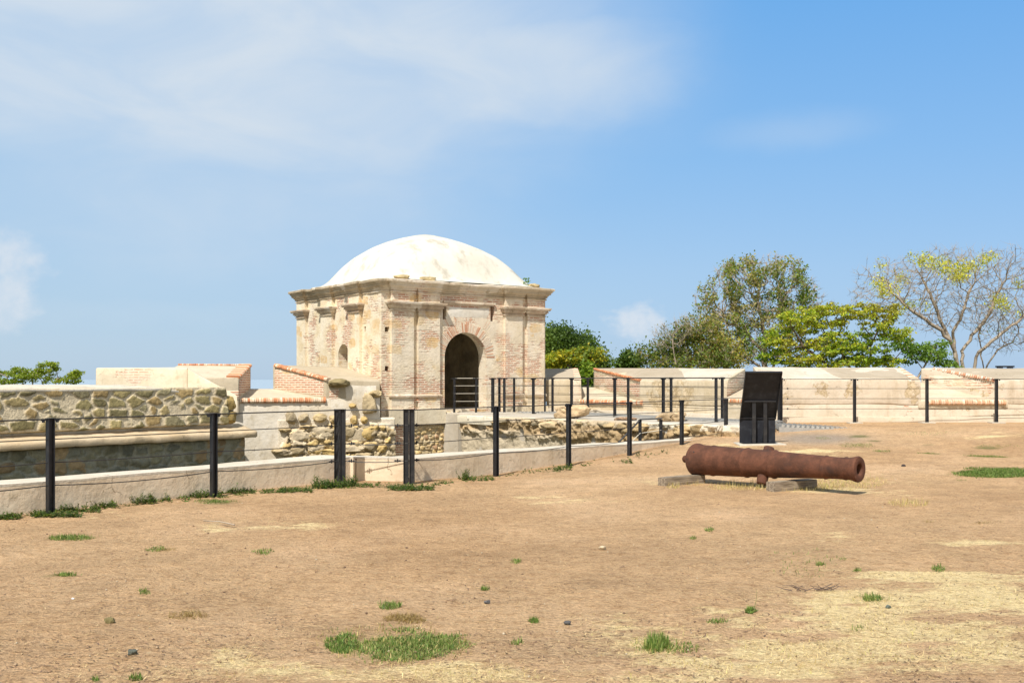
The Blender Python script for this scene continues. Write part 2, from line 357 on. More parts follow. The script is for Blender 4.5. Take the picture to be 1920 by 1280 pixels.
def mat_vcol(name, a1=.25, a2=.2, rough_=.93, bd=.02, bst=.7, s=1.0):
    m, q = material(name, rough_, .1); at = q('ShaderNodeAttribute', attribute_name='Col').outputs['Color']
    q.put(q.bs.inputs['Base Color'], grain(q, at, q.pos, 9.0*s, a1, 50.0*s, a2)); bump(q, q.noise(q.pos, 22.0*s, 6.0, .65), bd, bst); return m
def mat_leaf(name, tr=.45):
    m, q = material(name, .55, .3); at = q('ShaderNodeAttribute', attribute_name='Col').outputs['Color']
    q.put(q.bs.inputs['Base Color'], at)
    tl = q('ShaderNodeBsdfTranslucent', {'Color': q.mix(1.0, at, (1.25, 1.2, .5), 'MULTIPLY')})
    mx = q('ShaderNodeMixShader', {0: tr, 1: q.bs.outputs[0], 2: tl.outputs[0]}); q.put(q.out.inputs[0], mx.outputs[0]); return m
M = {}
M['stone'] = mat_vcol('weathered stone', .3, .25, bd=.03, bst=.9)
M['brickv'] = mat_vcol('clay brick', .25, .2, bd=.01)
M['leaf'] = mat_leaf('leaf'); M['grass'] = mat_leaf('grass blade', .25)
M['straw'] = mat_vcol('dry straw', .1, .1, .8, .001, .1)
m, q = material('bark', .9); q.put(q.bs.inputs['Base Color'], grain(q, q.mix(q.noise(q.pos, 1.2), (.24, .19, .14), (.42, .36, .28)), q.pos, 4.0, .3)); M['bark'] = m
m, q = material('dark bark', .9); q.put(q.bs.inputs['Base Color'], grain(q, (.15, .11, .085), q.pos, 4.0, .3)); M['bark_dark'] = m
m, q = material('black painted steel', .42, .45); q.put(q.bs.inputs['Base Color'], q.mix(q.step(q.noise(q.pos, 6.0, 6.0, .7), .5, .75), (.014, .015, .018), (.04, .038, .036))); q.put(q.bs.inputs['Roughness'], q.step(q.noise(q.pos, 9.0), .3, .7, .32, .6)); bump(q, q.noise(q.pos, 40.0), .003, .3); M['steel'] = m
m, q = material('black panel', .6, .3); q.put(q.bs.inputs['Base Color'], q.mix(q.step(q.noise(q.pos, 7.0, 6.0, .7), .45, .8), (.012, .014, .02), (.035, .04, .05))); M['panel'] = m
m, q = material('dark cable', .5, .4); q.put(q.bs.inputs['Base Color'], (.035, .033, .03)); M['cable'] = m
m, q = material('bright cable', .35, .6); q.put(q.bs.inputs['Base Color'], (.62, .58, .48)); M['cable_bright'] = m
m, q = material('galvanised steel', .5, .5); q.put(q.bs.inputs['Base Color'], grain(q, (.36, .355, .33), q.pos, 8.0)); M['galv'] = m
m, q = material('rusted iron', .82, .25)
rc = q.mix(q.step(q.noise(q.pos, 4.0, 7.0, .7), .35, .65), (.080, .035, .021), (.14, .058, .034)); rc = q.mix(q.step(q.noise(q.pos, 16.0, 5.0, .7), .58, .72, 0, .7), rc, (.17, .075, .044)); rc = q.mix(q.step(q.noise(q.v('MULTIPLY', q.pos, (1, 1, 1)), 2.2, 6.0, .7), .52, .7, 0, .8), rc, (.045, .028, .024))
q.put(q.bs.inputs['Base Color'], grain(q, rc, q.pos, 30.0, .2, 90.0, .2)); bump(q, q.m('ADD', q.noise(q.pos, 18.0, 8.0, .7), q.m('MULTIPLY', q.noise(q.pos, 70.0, 4.0, .7), .5)), .012, .9); M['rust'] = m
m, q = material('weathered timber', .88, .15); gn = q.noise(q.v('MULTIPLY', q.obj, (3, 45, 45)), 1.0, 5.0, .6)
q.put(q.bs.inputs['Base Color'], q.mix(q.step(gn, .3, .7), (.13, .10, .07), (.38, .32, .24))); bump(q, gn, .008, .8); M['timber'] = m
m, q = material('old concrete', .9, .1); q.put(q.bs.inputs['Base Color'], grain(q, (.5, .46, .38), q.pos, 5.0)); bump(q, q.noise(q.pos, 15.0), .01); M['concrete'] = m
m, q = material('lime washed dome', .85, .15)
dc = q.mix(q.step(q.noise(q.pos, .7, 6.0, .6), .4, .7, 0, .75), (.62, .60, .525), (.53, .495, .41)); mer = q.noise(q.v('MULTIPLY', q.obj, (1.6, 1.6, .35)), 1.2, 6.0, .65); dc = q.mix(q.step(mer, .50, .68, 0, .75), dc, (.38, .345, .275))
q.put(q.bs.inputs['Base Color'], grain(q, dc, q.pos, 9.0, .06, 40.0, .05)); bump(q, q.noise(q.pos, 2.5, 6.0, .6), .05, .5); M['dome'] = m
m, q = material('hazy sea water', .25, .3); q.put(q.bs.inputs['Base Color'], (.33, .41, .47)); bump(q, q.noise(q.pos, .05, 4.0), 1.0, .2); M['sea'] = m  # distance haze is put into the pale base colour
m, q = material('shaded chamber plaster', .95, .05); cc = q.mix(q.step(q.noise(q.pos, 1.4, 6.0, .65), .4, .65), (.72, .64, .48), (.46, .4, .3)); q.put(q.bs.inputs['Base Color'], grain(q, cc, q.pos, 6.0, .3)); bump(q, q.noise(q.pos, 6.0), .03); M['room'] = m
# ------------------------------------------------------------------ plan of the place
RD = np.array((.595, .804)); RN = np.array((.804, -.595))        # run of the near fence and its normal towards the field
def along(p, s, o=0.0): return (p[0]+RD[0]*s+RN[0]*o, p[1]+RD[1]*s+RN[1]*o)
PA, PB = (-5.28, 12.2), (-.264, 17.6)                            # posts of the two fence runs
K1, K2 = (-2.49, 16.42), (-1.57, 16.30)                          # step of the kerb wall
C0 = np.array((-3.92, 32.0)); TH = radians(35.8)                 # near corner of the guardhouse, its bearing
E1 = np.array((cos(TH), sin(TH))); E2 = np.array((-sin(TH), cos(TH)))
LA, LB = 6.2, 5.9
S0, S1, S2 = (-1.48, 31.4), (4.85, 24.6), (5.35, 24.2)           # terrace edge
A0, A1, DA, BA = np.array((1.15, 36.0)), np.array((6.45, 29.3)), np.array((.6205, -.784)), np.array((.784, .6205))
TER = .49
def gz(x, y):
    u = .6*x+.8*y; u = np.asarray(u, float)
    z = .43*np.clip((u-17.2)/9.6, 0, 1); z = z-.05*np.exp(-((u-14)/2.5)**2)*np.exp(-((x+.2)/1.8)**2)
    return z
def gzf(x, y): return float(gz(np.array(x), np.array(y)))
def inpoly(x, y, poly):
    c = np.zeros(len(x), bool); n = len(poly)
    for i in range(n):
        x1, y1 = poly[i]; x2, y2 = poly[(i+1) % n]
        k = ((y1 > y) != (y2 > y)) & (x < (x2-x1)*(y-y1)/((y2-y1) if y2 != y1 else 1e-9)+x1); c ^= k
    return c
mid = .27
fieldp = [along(K1, -34, -mid), along(K1, 0, -mid), along(K2, 0, -mid), along(K2, 10.4, -mid), (4.95, 24.75), (5.4, 24.45), (6.3, 25.55), (6.3, 28.3), (60, 28.3), (60, -12)]
# ground sheet, one grid with closer lines near the camera
def lines(segs):
    o = []
    for a, b, st in segs: o += list(np.arange(a, b, st))
    return np.array(o)
gx = lines([(-24000, -4000, 4000), (-4000, -400, 600), (-400, -60, 60), (-60, -16, 4), (-16, -9, .5), (-9, 15, .11), (15, 24, .6), (24, 60, 4), (60, 400, 60), (400, 4000, 600), (4000, 24001, 4000)])
gy = lines([(-3000, -200, 400), (-200, -12, 20), (-12, 3.5, 1.5), (3.5, 29, .11), (29, 40, 1), (40, 90, 4), (90, 400, 40), (400, 1000, 150)])
XX, YY = [a.ravel() for a in np.meshgrid(gx, gy, indexing='ij')]
ins = inpoly(XX, YY, fieldp)
P3 = np.stack([XX, YY, 0*XX], 1)
ZF = gz(XX, YY)+.018*fbm(P3, .6, 3, 4)+.010*fbm(P3, 3.0, 3, 9)
ZO = -1.7-.13*np.clip(YY-40, 0, 1e9)-.1*np.clip(np.abs(XX)-60, 0, 1e9)-.3*np.clip(-40-YY, 0, 1e9); ZO = np.maximum(ZO, -60)
ZZ = np.where(ins, ZF, ZO)
# colour of the soil itself: bare earth, dry straw, sparse green
pxx = XX/np.maximum(YY, 1.0)*FP+CX; pyy = HY+(EYE-gz(XX, YY))*FP/np.maximum(YY, 1.0)
def blob(x, y, cx, cy, rx, ry): return np.exp(-(((x-cx)/rx)**2+((y-cy)/ry)**2))
STRAW = [(1500, 1190, 330, 55, 1.), (1780, 1130, 260, 50, 1.1), (1330, 1245, 300, 32, .9), (1000, 1262, 330, 22, .8), (1180, 1165, 90, 14, .8), (1040, 935, 130, 9, .7), (560, 984, 90, 10, .9), (400, 990, 60, 12, .5), (1560, 1010, 80, 12, .8), (430, 1220, 75, 26, .6), (1500, 845, 130, 10, .7), (1480, 912, 190, 14, .55), (1850, 1018, 120, 7, .7), (1340, 1150, 70, 20, .7), (1680, 925, 80, 12, .5), (350, 1152, 50, 9, .7), (1850, 815, 120, 10, .6), (1340, 836, 60, 7, .7), (1830, 1225, 200, 34, .5), (600, 1262, 160, 18, .5), (200, 1265, 100, 18, .3), (1700, 1075, 190, 16, .7), (150, 960, 200, 14, .35), (1190, 900, 90, 12, .4)]
GREEN = [(775, 1207, 82, 25, 1.3), (640, 1206, 24, 15, 1.1), (1230, 1208, 24, 12, 1.0), (1870, 884, 72, 7.5, 1.5), (125, 1008, 40, 4.5, 1.0), (300, 1029, 24, 5, .7), (405, 941, 34, 6, 1.1), (1610, 818, 30, 3, .8), (1850, 839, 40, 4.5, .9), (1640, 1123, 18, 4, .5), (1350, 828, 30, 4, .5), (480, 917, 40, 5, .5), (1640, 826, 16, 2, .9), (110, 1078, 20, 3, .7), (750, 914, 40, 4, .6), (600, 914, 60, 5, .6), (1740, 833, 18, 3, .6), (1060, 874, 24, 4, .7), (900, 892, 60, 4, .5)]
def strawmask(x, y, px, py, P):
    s = sum(k*blob(px, py, a, b, c, d) for a, b, c, d, k in STRAW)
    n = fbm(P*np.array((1, 1.6, 1)), 1.6, 4, 33)
    n2_ = fbm(P*np.array((1, 2.4, 1)), 4.5, 4, 37); return np.clip(s*(.68+1.7*n+1.1*n2_)+.6*np.clip(fbm(P*np.array((1, 1.7, 1)), .9, 5, 51)+.25*n2_-.12, 0, 1), 0, 1)
def greenmask(px, py, P):
    s = sum(k*blob(px, py, a, b, c, d) for a, b, c, d, k in GREEN); return np.clip((s+.4*fbm(P, 3, 4, 71)-.42)*3, 0, 1)
fr = ins & (YY > 2)
sm = np.where(fr, strawmask(XX, YY, pxx, pyy, P3), .3); gm = np.where(fr, greenmask(pxx, pyy, P3), 0)
n1 = fbm(P3, .7, 5, 13)[:, None]; n2 = fbm(P3, 2.7, 4, 23)[:, None]; n3 = fbm(P3, 6.5, 3, 43)[:, None]
n4 = fbm(P3, .28, 3, 83)[:, None]; soil = np.array((.525, .343, .19))*(1+.22*n1+.2*n2+.2*n3); soil = soil+np.clip(n4*1.6+.1, 0, 1)*np.array((.05, .045, .03))-np.clip(-n4*1.5, 0, 1)*np.array((.06, .055, .04))
soil = soil+np.clip(n1*1.2, 0, 1)*np.array((.03, .04, .045))
dk = blob(pxx, pyy, 1130, 1215, 150, 30)+blob(pxx, pyy, 760, 1160, 40, 10)*1.4+.6*blob(pxx, pyy, 1380, 1170, 60, 20); soil = soil*(1-.22*np.clip(dk, 0, 1.5))[:, None]
grv = np.clip(blob(pxx, pyy, 1530, 822, 90, 10)*1.3, 0, 1)[:, None]; soil = soil*(1-grv*.8)+np.array((.33, .28, .23))*grv*.8
soil = soil*(1-.7*gm[:, None])+np.array((.10, .13, .035))*(.7*gm[:, None])
soil[~ins] = (.09, .085, .04)
m, q = material('dry trodden soil', .95, .08)
at = q('ShaderNodeAttribute', attribute_name='Col').outputs['Color']
s1 = q.noise(q.v('MULTIPLY', q.pos, (1, 1, 1)), 9.0, 8.0, .68); s2 = q.noise(q.pos, 38.0, 6.0, .7); s3 = q.noise(q.v('MULTIPLY', q.pos, (14, 40, 1)), 1.0, 5.0, .6)
mk_ = q('ShaderNodeSeparateColor', {0: q('ShaderNodeAttribute', attribute_name='Msk').outputs['Color']}).outputs[0]
f1_ = q.noise(q.v('MULTIPLY', q.pos, (5, 9, 1)), 1.0, 6.0, .68); f2_ = q.noise(q.v('MULTIPLY', q.pos, (26, 48, 1)), 1.0, 4.0, .6)
sk_ = q.m('ADD', mk_, q.m('ADD', q.m('MULTIPLY', q.m('SUBTRACT', f1_, .5), 1.5), q.m('MULTIPLY', q.m('SUBTRACT', f2_, .5), 1.0)))
at = q.mix(q.step(sk_, .36, .78, 0, .9), at, q.mix(f1_, (.88, .72, .41), (.74, .58, .30)))
cc = q.mix(q.step(s1, .42, .66), at, q.mix(1.0, at, (.74, .68, .62), 'MULTIPLY')); cc = q.mix(q.step(s2, .46, .62, 0, .75), cc, q.mix(1.0, at, (1.35, 1.36, 1.3), 'MULTIPLY'))
cc = q.mix(q.m('MULTIPLY', q.step(q.noise(q.v('MULTIPLY', q.pos, (9, 22, 1)), 1.0, 6.0, .7), .58, .70), .45), cc, q.mix(1.0, at, (.55, .47, .40), 'MULTIPLY'))
cc = q.mix(q.step(s3, .58, .66, 0, .8), cc, q.mix(1.0, at, (.5, .42, .36), 'MULTIPLY')); cc = q.mix(q.step(q.noise(q.v('MULTIPLY', q.pos, (34, 16, 1)), 1.0, 5.0, .6, dist=1.0), .62, .7, 0, .7), cc, (.62, .49, .29))
q.put(q.bs.inputs['Base Color'], cc); bump(q, q.m('ADD', q.m('ADD', s1, q.m('MULTIPLY', s2, .5)), q.m('MULTIPLY', s3, .4)), .06, 1.0)
M['soil'] = m
g = mesh('ground', np.stack([XX, YY, ZZ], 1), grid_faces(len(gx), len(gy)), m, None, smooth=True, col=np.clip(soil, .01, .9)); ca_ = g.data.color_attributes.new('Msk', 'FLOAT_COLOR', 'POINT'); c4_ = np.zeros((len(XX), 4)); c4_[:, 0] = sm; ca_.data.foreach_set('color', c4_.ravel()); tag(g, kind='structure')
sv = [(-60000, -60000, -26), (60000, -60000, -26), (60000, 80000, -26), (-60000, 80000, -26)]
tag(mesh('sea', sv, [(0, 1, 2, 3)], M['sea']), kind='structure')

# ------------------------------------------------------------------ low kerb wall beside the fence
M['kerb'] = mat_plaster('kerb plaster', (.78, .655, .485), (.66, .54, .385), (.48, .36, .23), .6, d=tuple(RD))
M['kerbtop'] = mat_plaster('worn kerb top', (.62, .56, .46), (.56, .49, .38), (.46, .4, .3), .3, d=tuple(RD))
kerb = thing('kerb_wall', (K1[0], K1[1], 0), 'low plastered kerb wall with a pale flat top running along the near black fence', 'wall')
def kz(s): return None
path_f = [along(K1, -22), K1, K2, along(K2, 10.45)]; path_b = [along(K1, -22, -.55), along(K1, -.05, -.55), along(K2, .2, -.55), along(K2, 10.45, -.55)]
zt = [.36, .36, .345, .19]
sol = []; sol2 = []
for i in range(3):
    a, b = path_f[i], path_f[i+1]; c_, d_ = path_b[i+1], path_b[i]; za, zb = zt[i], zt[i+1]
    sol.append(slab([a, b, c_, d_], [-1.8]*4, [za-.03, zb-.03, zb-.03, za-.03]))
    sol2.append(slab([a, b, c_, d_], [za-.027, zb-.027, zb-.027, za-.027], [za, zb, zb, za]))
rough('wall_body', sol, M['kerb'], kerb, res=.3, amp=.012, bevel=0); rough('capping', sol2, M['kerbtop'], kerb, res=.3, amp=.012, bevel=0)

# ------------------------------------------------------------------ terrace across the ditch
M['terrace'] = mat_plaster('terrace screed', (.50, .46, .39), (.44, .39, .31), (.38, .33, .25), .2)
def terr_top(x, y): return TER
ter = thing('terrace', (1.5, 30, TER), None, None, kind='structure')
tp = [S0, S1, S2, (6.25, 25.3), (6.5, 29.2), (1.6, 35.9), (.9, 35.3), tuple(C0+E1*2.15), tuple(C0+E1*2.15-E2*.9)]
V = [(p[0], p[1], TER-.006) for p in tp]+[(p[0], p[1], -2) for p in tp]; n = len(tp)
fixnormals(mesh('paving', V, [tuple(range(n))]+[(i, (i+1) % n, n+(i+1) % n, n+i) for i in range(n)], M['terrace'], ter))
# retaining wall under it: pale coping, ragged rock, patched plaster
def scarp_tint(uu, vv, C, big):
    L = vv.max(); top = sstep(vv+.03*big, L-.17, L-.12)
    base = sstep(-vv-.2*big-sstep(uu, 3.5, 6.5)*.8, -(L-.34), -(L-.5))
    pl = np.array((.52, .45, .33))*(1+.25*big)[:, None]
    C = C*(1-.85*base[:, None])+pl*.85*base[:, None]
    cp = sstep(-uu+.5*big, -(1.2), -(.6)); cop = np.clip(top*(.35+1.0*cp+.6*sstep(uu, 6, 7.5)), 0, 1)
    return C*(1-cop[:, None])+np.array((.66, .60, .48))*cop[:, None]
ret = thing('retaining_wall', (S0[0], S0[1], -1.5), 'ragged rock and plaster retaining wall of the ditch, below the paved terrace edge', 'wall')
def scarp(name, p, r, seed, depth):
    d = np.array(r)-np.array(p); L = float(np.hypot(*d)); d = d/L
    o = rubble(name, (p[0], p[1], -1.5), (d[0], d[1], 0), (0, 0, 1), L, 2.0, M['stone'], ret, cell=(.5, .26), res=.026, depth=depth, cragk=2.6, cf=2.6, mk_=.3,
               pal=((.38, .26, .13), (.32, .23, .12), (.45, .33, .18), (.28, .22, .13), (.42, .32, .2)), mortar=(.38, .28, .16), dmod=lambda u, v, big: .25+.75*sstep(v+.1*big+sstep(u, 5, 7)*.5, 1.35, 1.55), seed=seed, gap=-.02, tint=scarp_tint, lump=.3)
    return o
scarp('rock_face', S0, S1, 5, .16); scarp('rock_face', S1, S2, 8, .06); scarp('rock_face', S2, (6.25, 25.3), 9, .06)
d = (np.array(S1)-np.array(S0)); L = np.hypot(*d); d = d/L; nn = np.array((d[1], -d[0])) if d[1]*1 < 0 else np.array((-d[1], d[0])); nn = np.array((d[1], -d[0])); nn = nn if nn[1] < 0 else -nn
def ed(s, o=0.0): p = np.array(S0)+d*s+nn*o; return (p[0], p[1])
rough('coping', [slab([ed(-.0, .17), ed(1.5, .15), ed(1.5, -.25), ed(0, -.25)], TER-.24, TER), slab([ed(1.5, .05), ed(4.6, .07), ed(4.6, -.25), ed(1.5, -.25)], TER-.04, TER-.0), slab([ed(7.6, .07), ed(9.2, .05), ed(9.2, -.3), ed(7.6, -.3)], TER-.1, TER)], mat_plaster('coping plaster', (.7, .65, .53), (.6, .54, .4), d=tuple(d)), ret, res=.2, amp=.012, bevel=.012)
# loose ledge rocks that jut from the face
mb = MB(); rs = random.Random(4)
for i in range(26):
    s = rs.uniform(1.4, 8.8)
    if 7.2 < s < 8.0: continue
    p = ed(s, rs.uniform(.02, .14)); cc_ = rs.choice([(.5, .37, .2), (.42, .32, .18), (.58, .45, .27), (.36, .3, .2)])
    boulder_mb(mb, (p[0], p[1], TER-rs.uniform(.06, .24)), (rs.uniform(.3, .6), rs.uniform(.2, .32), rs.uniform(.1, .22)), i+3, cc_, 2, atan2(d[1], d[0])+rs.uniform(-.3, .3))
mb.build('ledge_rocks', M['stone'], ret, smooth=True)
def rock(px, d_, w_, h_, label, seed, parts=5, col=(.52, .39, .24), flat=1.0):
    mb = MB(); c = W(px, 780, d_); rs = random.Random(seed)
    for i in range(parts):
        boulder_mb(mb, (c.x+rs.uniform(-.3, .3)*w_, c.y+rs.uniform(-.1, .1), TER+h_*rs.uniform(.25, .5)*flat), (w_*rs.uniform(.5, .75), w_*.4, h_*rs.uniform(.7, 1.0)), seed+i, tuple(np.array(col)*rs.uniform(.85, 1.1)), 3, rs.uniform(-.4, .4), .42)
    o = mb.build('rock', M['stone'], None, smooth=True); tag(o, label, 'rock', 'broken masonry rocks on the terrace edge'); return o
rock(1072, 29.0, .85, .37, 'pitted brown rock lump on the terrace edge behind the third fence post from the step', 11, 6)
rock(1258, 27.2, .75, .26, 'long low tan rock lump on the terrace edge just above the small ditch railing', 23, 5)
rock(1172, 27.8, .55, .09, 'flat red-brown broken slab lying on the terrace edge left of the long low rock', 33, 4, (.44, .3, .2))

# ------------------------------------------------------------------ left bastion
Bp = (-6.565, 26.0)
bast = thing('stone_bastion', (Bp[0], Bp[1], -1.7), 'olive rubble-stone bastion wall with a white sloping top and a projecting stone ledge', 'bastion')
def bs_(s, o=0.0): return along(Bp, s, o)
PALB = ((.25, .21, .10), (.30, .245, .115), (.21, .18, .09), (.34, .27, .13), (.27, .235, .135), (.36, .26, .12))
Nn3 = np.array((RN[0], RN[1], 0)); Vb = Vector((-RN[0]*.13, -RN[1]*.13, 1)).normalized()
p0 = along(Bp, -15)
def topcut(u, v, big): return sstep(v-.04*big-np.where(u > 13.4, 0, 0), .82, .9)
rubble('upper_face', (p0[0], p0[1], .47), (RD[0], RD[1], 0), Vb, 14.6, .92, M['stone'], bast, cell=(.50, .26), res=.020, depth=.026, pal=PALB, mortar=(.64, .54, .37), seed=3, gap=.12, mask=topcut, lump=.5)
# corner quoins
mb = MB()
for i, (z0, hh, oo) in enumerate(((.50, .30, .02), (.80, .34, -.04))):
    pc = bs_(-.32, -.12-.06*i); boulder_mb(mb, (pc[0], pc[1], z0+hh/2), (.34, .36, hh*1.05), 5+i, (.36, .26, .10), 3, .9, .12)
mb.build('quoin', M['stone'], bast, smooth=True)
ledge = [slab([bs_(-15, .30), bs_(.22, .30), bs_(.18, -.35), bs_(-15, -.35)], .14, [.29, .28, .48, .49])]
M['ledge'] = mat_plaster('ledge sandstone', (.60, .48, .32), (.50, .38, .23), (.33, .26, .16), .5, d=tuple(RD))
rough('ledge', ledge, M['ledge'], bast, res=.13, amp=.02, freq=2.6, bevel=.04)
rubble('lower_face', (along(Bp, -15, .10)[0], along(Bp, -15, .10)[1], -1.7), (RD[0], RD[1], 0), (0, 0, 1), 15.0, 1.86, M['stone'], bast, cell=(.42, .27), res=.035, depth=.05, pal=((.21, .20, .13), (.25, .235, .16), (.30, .22, .12), (.2, .2, .15)), mortar=(.33, .32, .24), seed=14, gap=.06)
rubble('end_face', (bs_(0, .1)[0], bs_(0, .1)[1], -1.7), (-RN[0], -RN[1], 0), (0, 0, 1), 3.0, 1.86, M['stone'], bast, cell=(.4, .3), res=.05, depth=.04, pal=PALB, mortar=(.4, .36, .26), seed=15)
M['white'] = mat_plaster('lime plaster top', (.60, .55, .45), (.53, .47, .37), (.44, .38, .28), .35, d=tuple(RD))
M['cream'] = mat_plaster('cream lime plaster', (.70, .64, .53), (.62, .54, .41), (.5, .42, .3), .3, d=(1, 0))
core = [slab([bs_(-15, -.14), bs_(-.16, -.14), bs_(-.16, -2.6), bs_(-15, -3.2)], .3, [1.30, 1.08, 1.10, 1.38])]
core.append(slab([bs_(-15, -.0), bs_(-.04, -.0), bs_(-.04, -2.6), bs_(-15, -3.2)], -1.7, .3))
rough('core', core, M['cream'], bast, res=.5, amp=.01, bevel=0)
tops = [slab([bs_(-15, -.08), bs_(-2.2, -.08), bs_(-2.2, -1.9), bs_(-15, -1.9)], [1.28, 1.28, 1.36, 1.36], [1.36, 1.355, 1.43, 1.43]),
        slab([bs_(-2.2, -.08), bs_(-.28, -.12), bs_(-.28, -2.2), bs_(-2.2, -1.9)], [1.28, 1.0, 1.06, 1.36], [1.355, 1.13, 1.16, 1.43])]
rough('sloping_top', tops, M['white'], bast, res=.18, amp=.022, freq=1.7, bevel=.03)
# merlons behind it
M['merl'] = mat_plaster('merlon plaster', (.70, .62, .48), (.64, .55, .40), (.5, .42, .3), .3, patches=[(tuple(W(252, 704, 27.4)), .42, .22, 'brick')])
D1 = 27.4
a, b = xyat(180, D1), xyat(352, D1)
c_, e_ = xyat(352, D1+1.7), xyat(182, D1+1.7)
w1 = thing('bastion_parapet', (a[0], a[1], .9), 'pale plastered parapet block with a square patch of bare brick behind the olive bastion', 'parapet')
rough('merlon', [slab([a, b, c_, e_], .9, [1.835, 1.825, 1.88, 1.87]), slab([b, xyat(445, 27.1), xyat(428, 28.6), c_], .7, [1.825, 1.14, 1.16, 1.88])], M['merl'], w1, res=.25, amp=.015, bevel=.03)

# ------------------------------------------------------------------ curtain parapet between bastion and guardhouse
def bk(px, d_): return xyat(px, d_)
cur = thing('embrasured_parapet', (-5.8, 30.9, -1.7), 'white plastered parapet with a brick-edged gun opening left of the domed guardhouse', 'parapet')
dC = np.array((.933, .359)); bC = np.array((-.359, .933)); Q0 = np.array((-7.67, 30.2))
def cs(s, o=0.0): p = Q0+dC*s+bC*o; return (p[0], p[1])
M['cur'] = mat_plaster('curtain plaster', (.72, .67, .58), (.62, .55, .43), (.46, .38, .25), .4, d=tuple(dC))
M['curtop'] = mat_plaster('parapet slope plaster', (.47, .40, .29), (.41, .345, .24), (.33, .27, .18), .4, d=tuple(dC))
M['sill'] = mat_plaster('sill plaster', (.56, .49, .37), (.49, .42, .31), (.4, .33, .23), .3, d=tuple(dC))
M['brickside'] = mat_masonry('bare brick side', 'world', (.2, .98), cover=(.5, .8), ochre=.9)
# main face down into the ditch
rough('wall_face', [slab([cs(-1.4), cs(2.85), cs(2.85, 1.5), cs(-1.4, 1.5)], -1.7, .90), slab([cs(2.2), cs(4.02), cs(4.02, 1.2), cs(2.2, 1.2)], -1.7, [1.0]*4)], M['cur'], cur, res=.25, amp=.02, bevel=.02)
# sill
sf0, sf1 = cs(-.05, .02), cs(2.45, .02)
sb0, sb1 = bk(470, 31.9), bk(514, 32.0)
rough('sill', [slab([sf0, sf1, (sb1[0]+.1, sb1[1]), (sb0[0]-.1, sb0[1])], [.7]*4, [1.0, 1.0, 1.27, 1.27])], M['sill'], cur, res=.2, amp=.012, bevel=.015)
rowlock('brick_edging', (*cs(-.05, -.03), .955), (*cs(2.4, -.03), .955), (-bC[0], -bC[1], .25), cur, M['brickv'], seed=3, h=.15, dep=.2)
# left merlon of the opening (brick right side)
m2f0, m2f1 = xyat(300, 29.6), xyat(447, 30.0); m2b1, m2b0 = xyat(470, 31.9), xyat(335, 31.6)
mer2 = rough('merlon', [slab([m2f0, m2f1, m2b1, m2b0], .6, [1.60, 1.60, 1.975, 1.985])], mat_plaster('merlon slope plaster', (.56, .49, .37), (.49, .42, .31), d=(1, 0)), cur, res=.22, amp=.014, bevel=.012)
def facequad(name, pts, mat, parent, off=.012, res=.12, amp=.02, seed=0):
    """thin weathered facing laid over a wall side; pts: 4 corners ccw seen from outside"""
    p = [np.array(a, float) for a in pts]; L1 = np.linalg.norm(p[1]-p[0]); L2 = np.linalg.norm(p[3]-p[0]); nu = max(3, int(L1/res)); nv = max(3, int(L2/res))
    N_ = np.cross(p[1]-p[0], p[3]-p[0]); N_ /= np.linalg.norm(N_); V = []
    for i in range(nu):
        for j in range(nv):
            a, b = i/(nu-1), j/(nv-1); V.append((p[0]*(1-a)+p[1]*a)*(1-b)+(p[3]*(1-a)+p[2]*a)*b)
    V = np.array(V); i, j = np.divmod(np.arange(nu*nv), nv); edge = (i == 0) | (i == nu-1) | (j == 0) | (j == nv-1)
    h = off+np.abs(fbm(V, 3, 4, seed))*amp; h[edge] = -.02
    return mesh(name, V+h[:, None]*N_, grid_faces(nu, nv), mat, parent, smooth=True)
facequad('brick_side', [(*m2f1, .95), (*m2b1, 1.2), (*m2b1, 1.97), (*m2f1, 1.60)], M['brickside'], cur)
rowlock('brick_edging', (m2f1[0]-.0, m2f1[1], 1.60), (m2b1[0]-.0, m2b1[1], 1.975), (1, 0, 0), cur, M['brickv'], seed=8, h=.09, dep=.34)
rowlock('brick_edging', (m2b0[0], m2b0[1]-.06, 1.985), (m2b1[0], m2b1[1]-.06, 1.975), (0, -1, 0), cur, M['brickv'], seed=9, h=.06, dep=.1)
# low brick return below the left merlon
facequad('brick_patch', [(*xyat(405, 29.9), 1.0), (*xyat(447, 29.95), 1.0), (*xyat(447, 29.95), 1.24), (*xyat(405, 29.9), 1.22)], M['brickside'], cur, off=.05)
# right merlon, running to the guardhouse
fL = cs(2.42, .0); bL = xyat(512, 31.95); fR = cs(4.02, .0); bR = xyat(690, 34.6)
fM = cs(2.42, 0)
mer3 = rough('merlon', [slab([fM, fR, bR, bL], .6, [1.52, 1.50, 1.93, 1.98])], M['curtop'], cur, res=.2, amp=.014, bevel=.012)
bside = mat_masonry('brick and plaster side', 'world', (.75, -.66), cover=(.42, .66), ochre=.95)
facequad('brick_side', [(*bL, 1.2), (*fM, .98), (*fM, 1.50), (*bL, 1.96)], bside, cur, off=.01)
rowlock('brick_edging', (bL[0]+.05, bL[1]-.05, 1.975), (fM[0]+.02, fM[1]-.03, 1.55), (-.35, -.93, 0), cur, M['brickv'], seed=12, h=.10, dep=.2)
facequad('brick_patch', [(*cs(2.35), .85), (*cs(2.88), .85), (*cs(2.88), 1.36), (*cs(2.42), 1.36)], mat_masonry('bare brick patch', 'world', tuple(dC), cover=(.55, .85), ochre=.99), cur, off=.025)
facequad('plaster_face', [(*cs(2.9), .3), (*cs(4.0), .3), (*cs(4.0), 1.46), (*cs(2.9), 1.46)], M['cur'], cur, off=.008, amp=.02)
mb = MB(); p = cs(2.75, -.06); boulder_mb(mb, (p[0], p[1], 1.44), (.66, .42, .24), 41, (.26, .21, .11), 3, .36, .2); mb.build('capstone', M['stone'], cur, smooth=True)
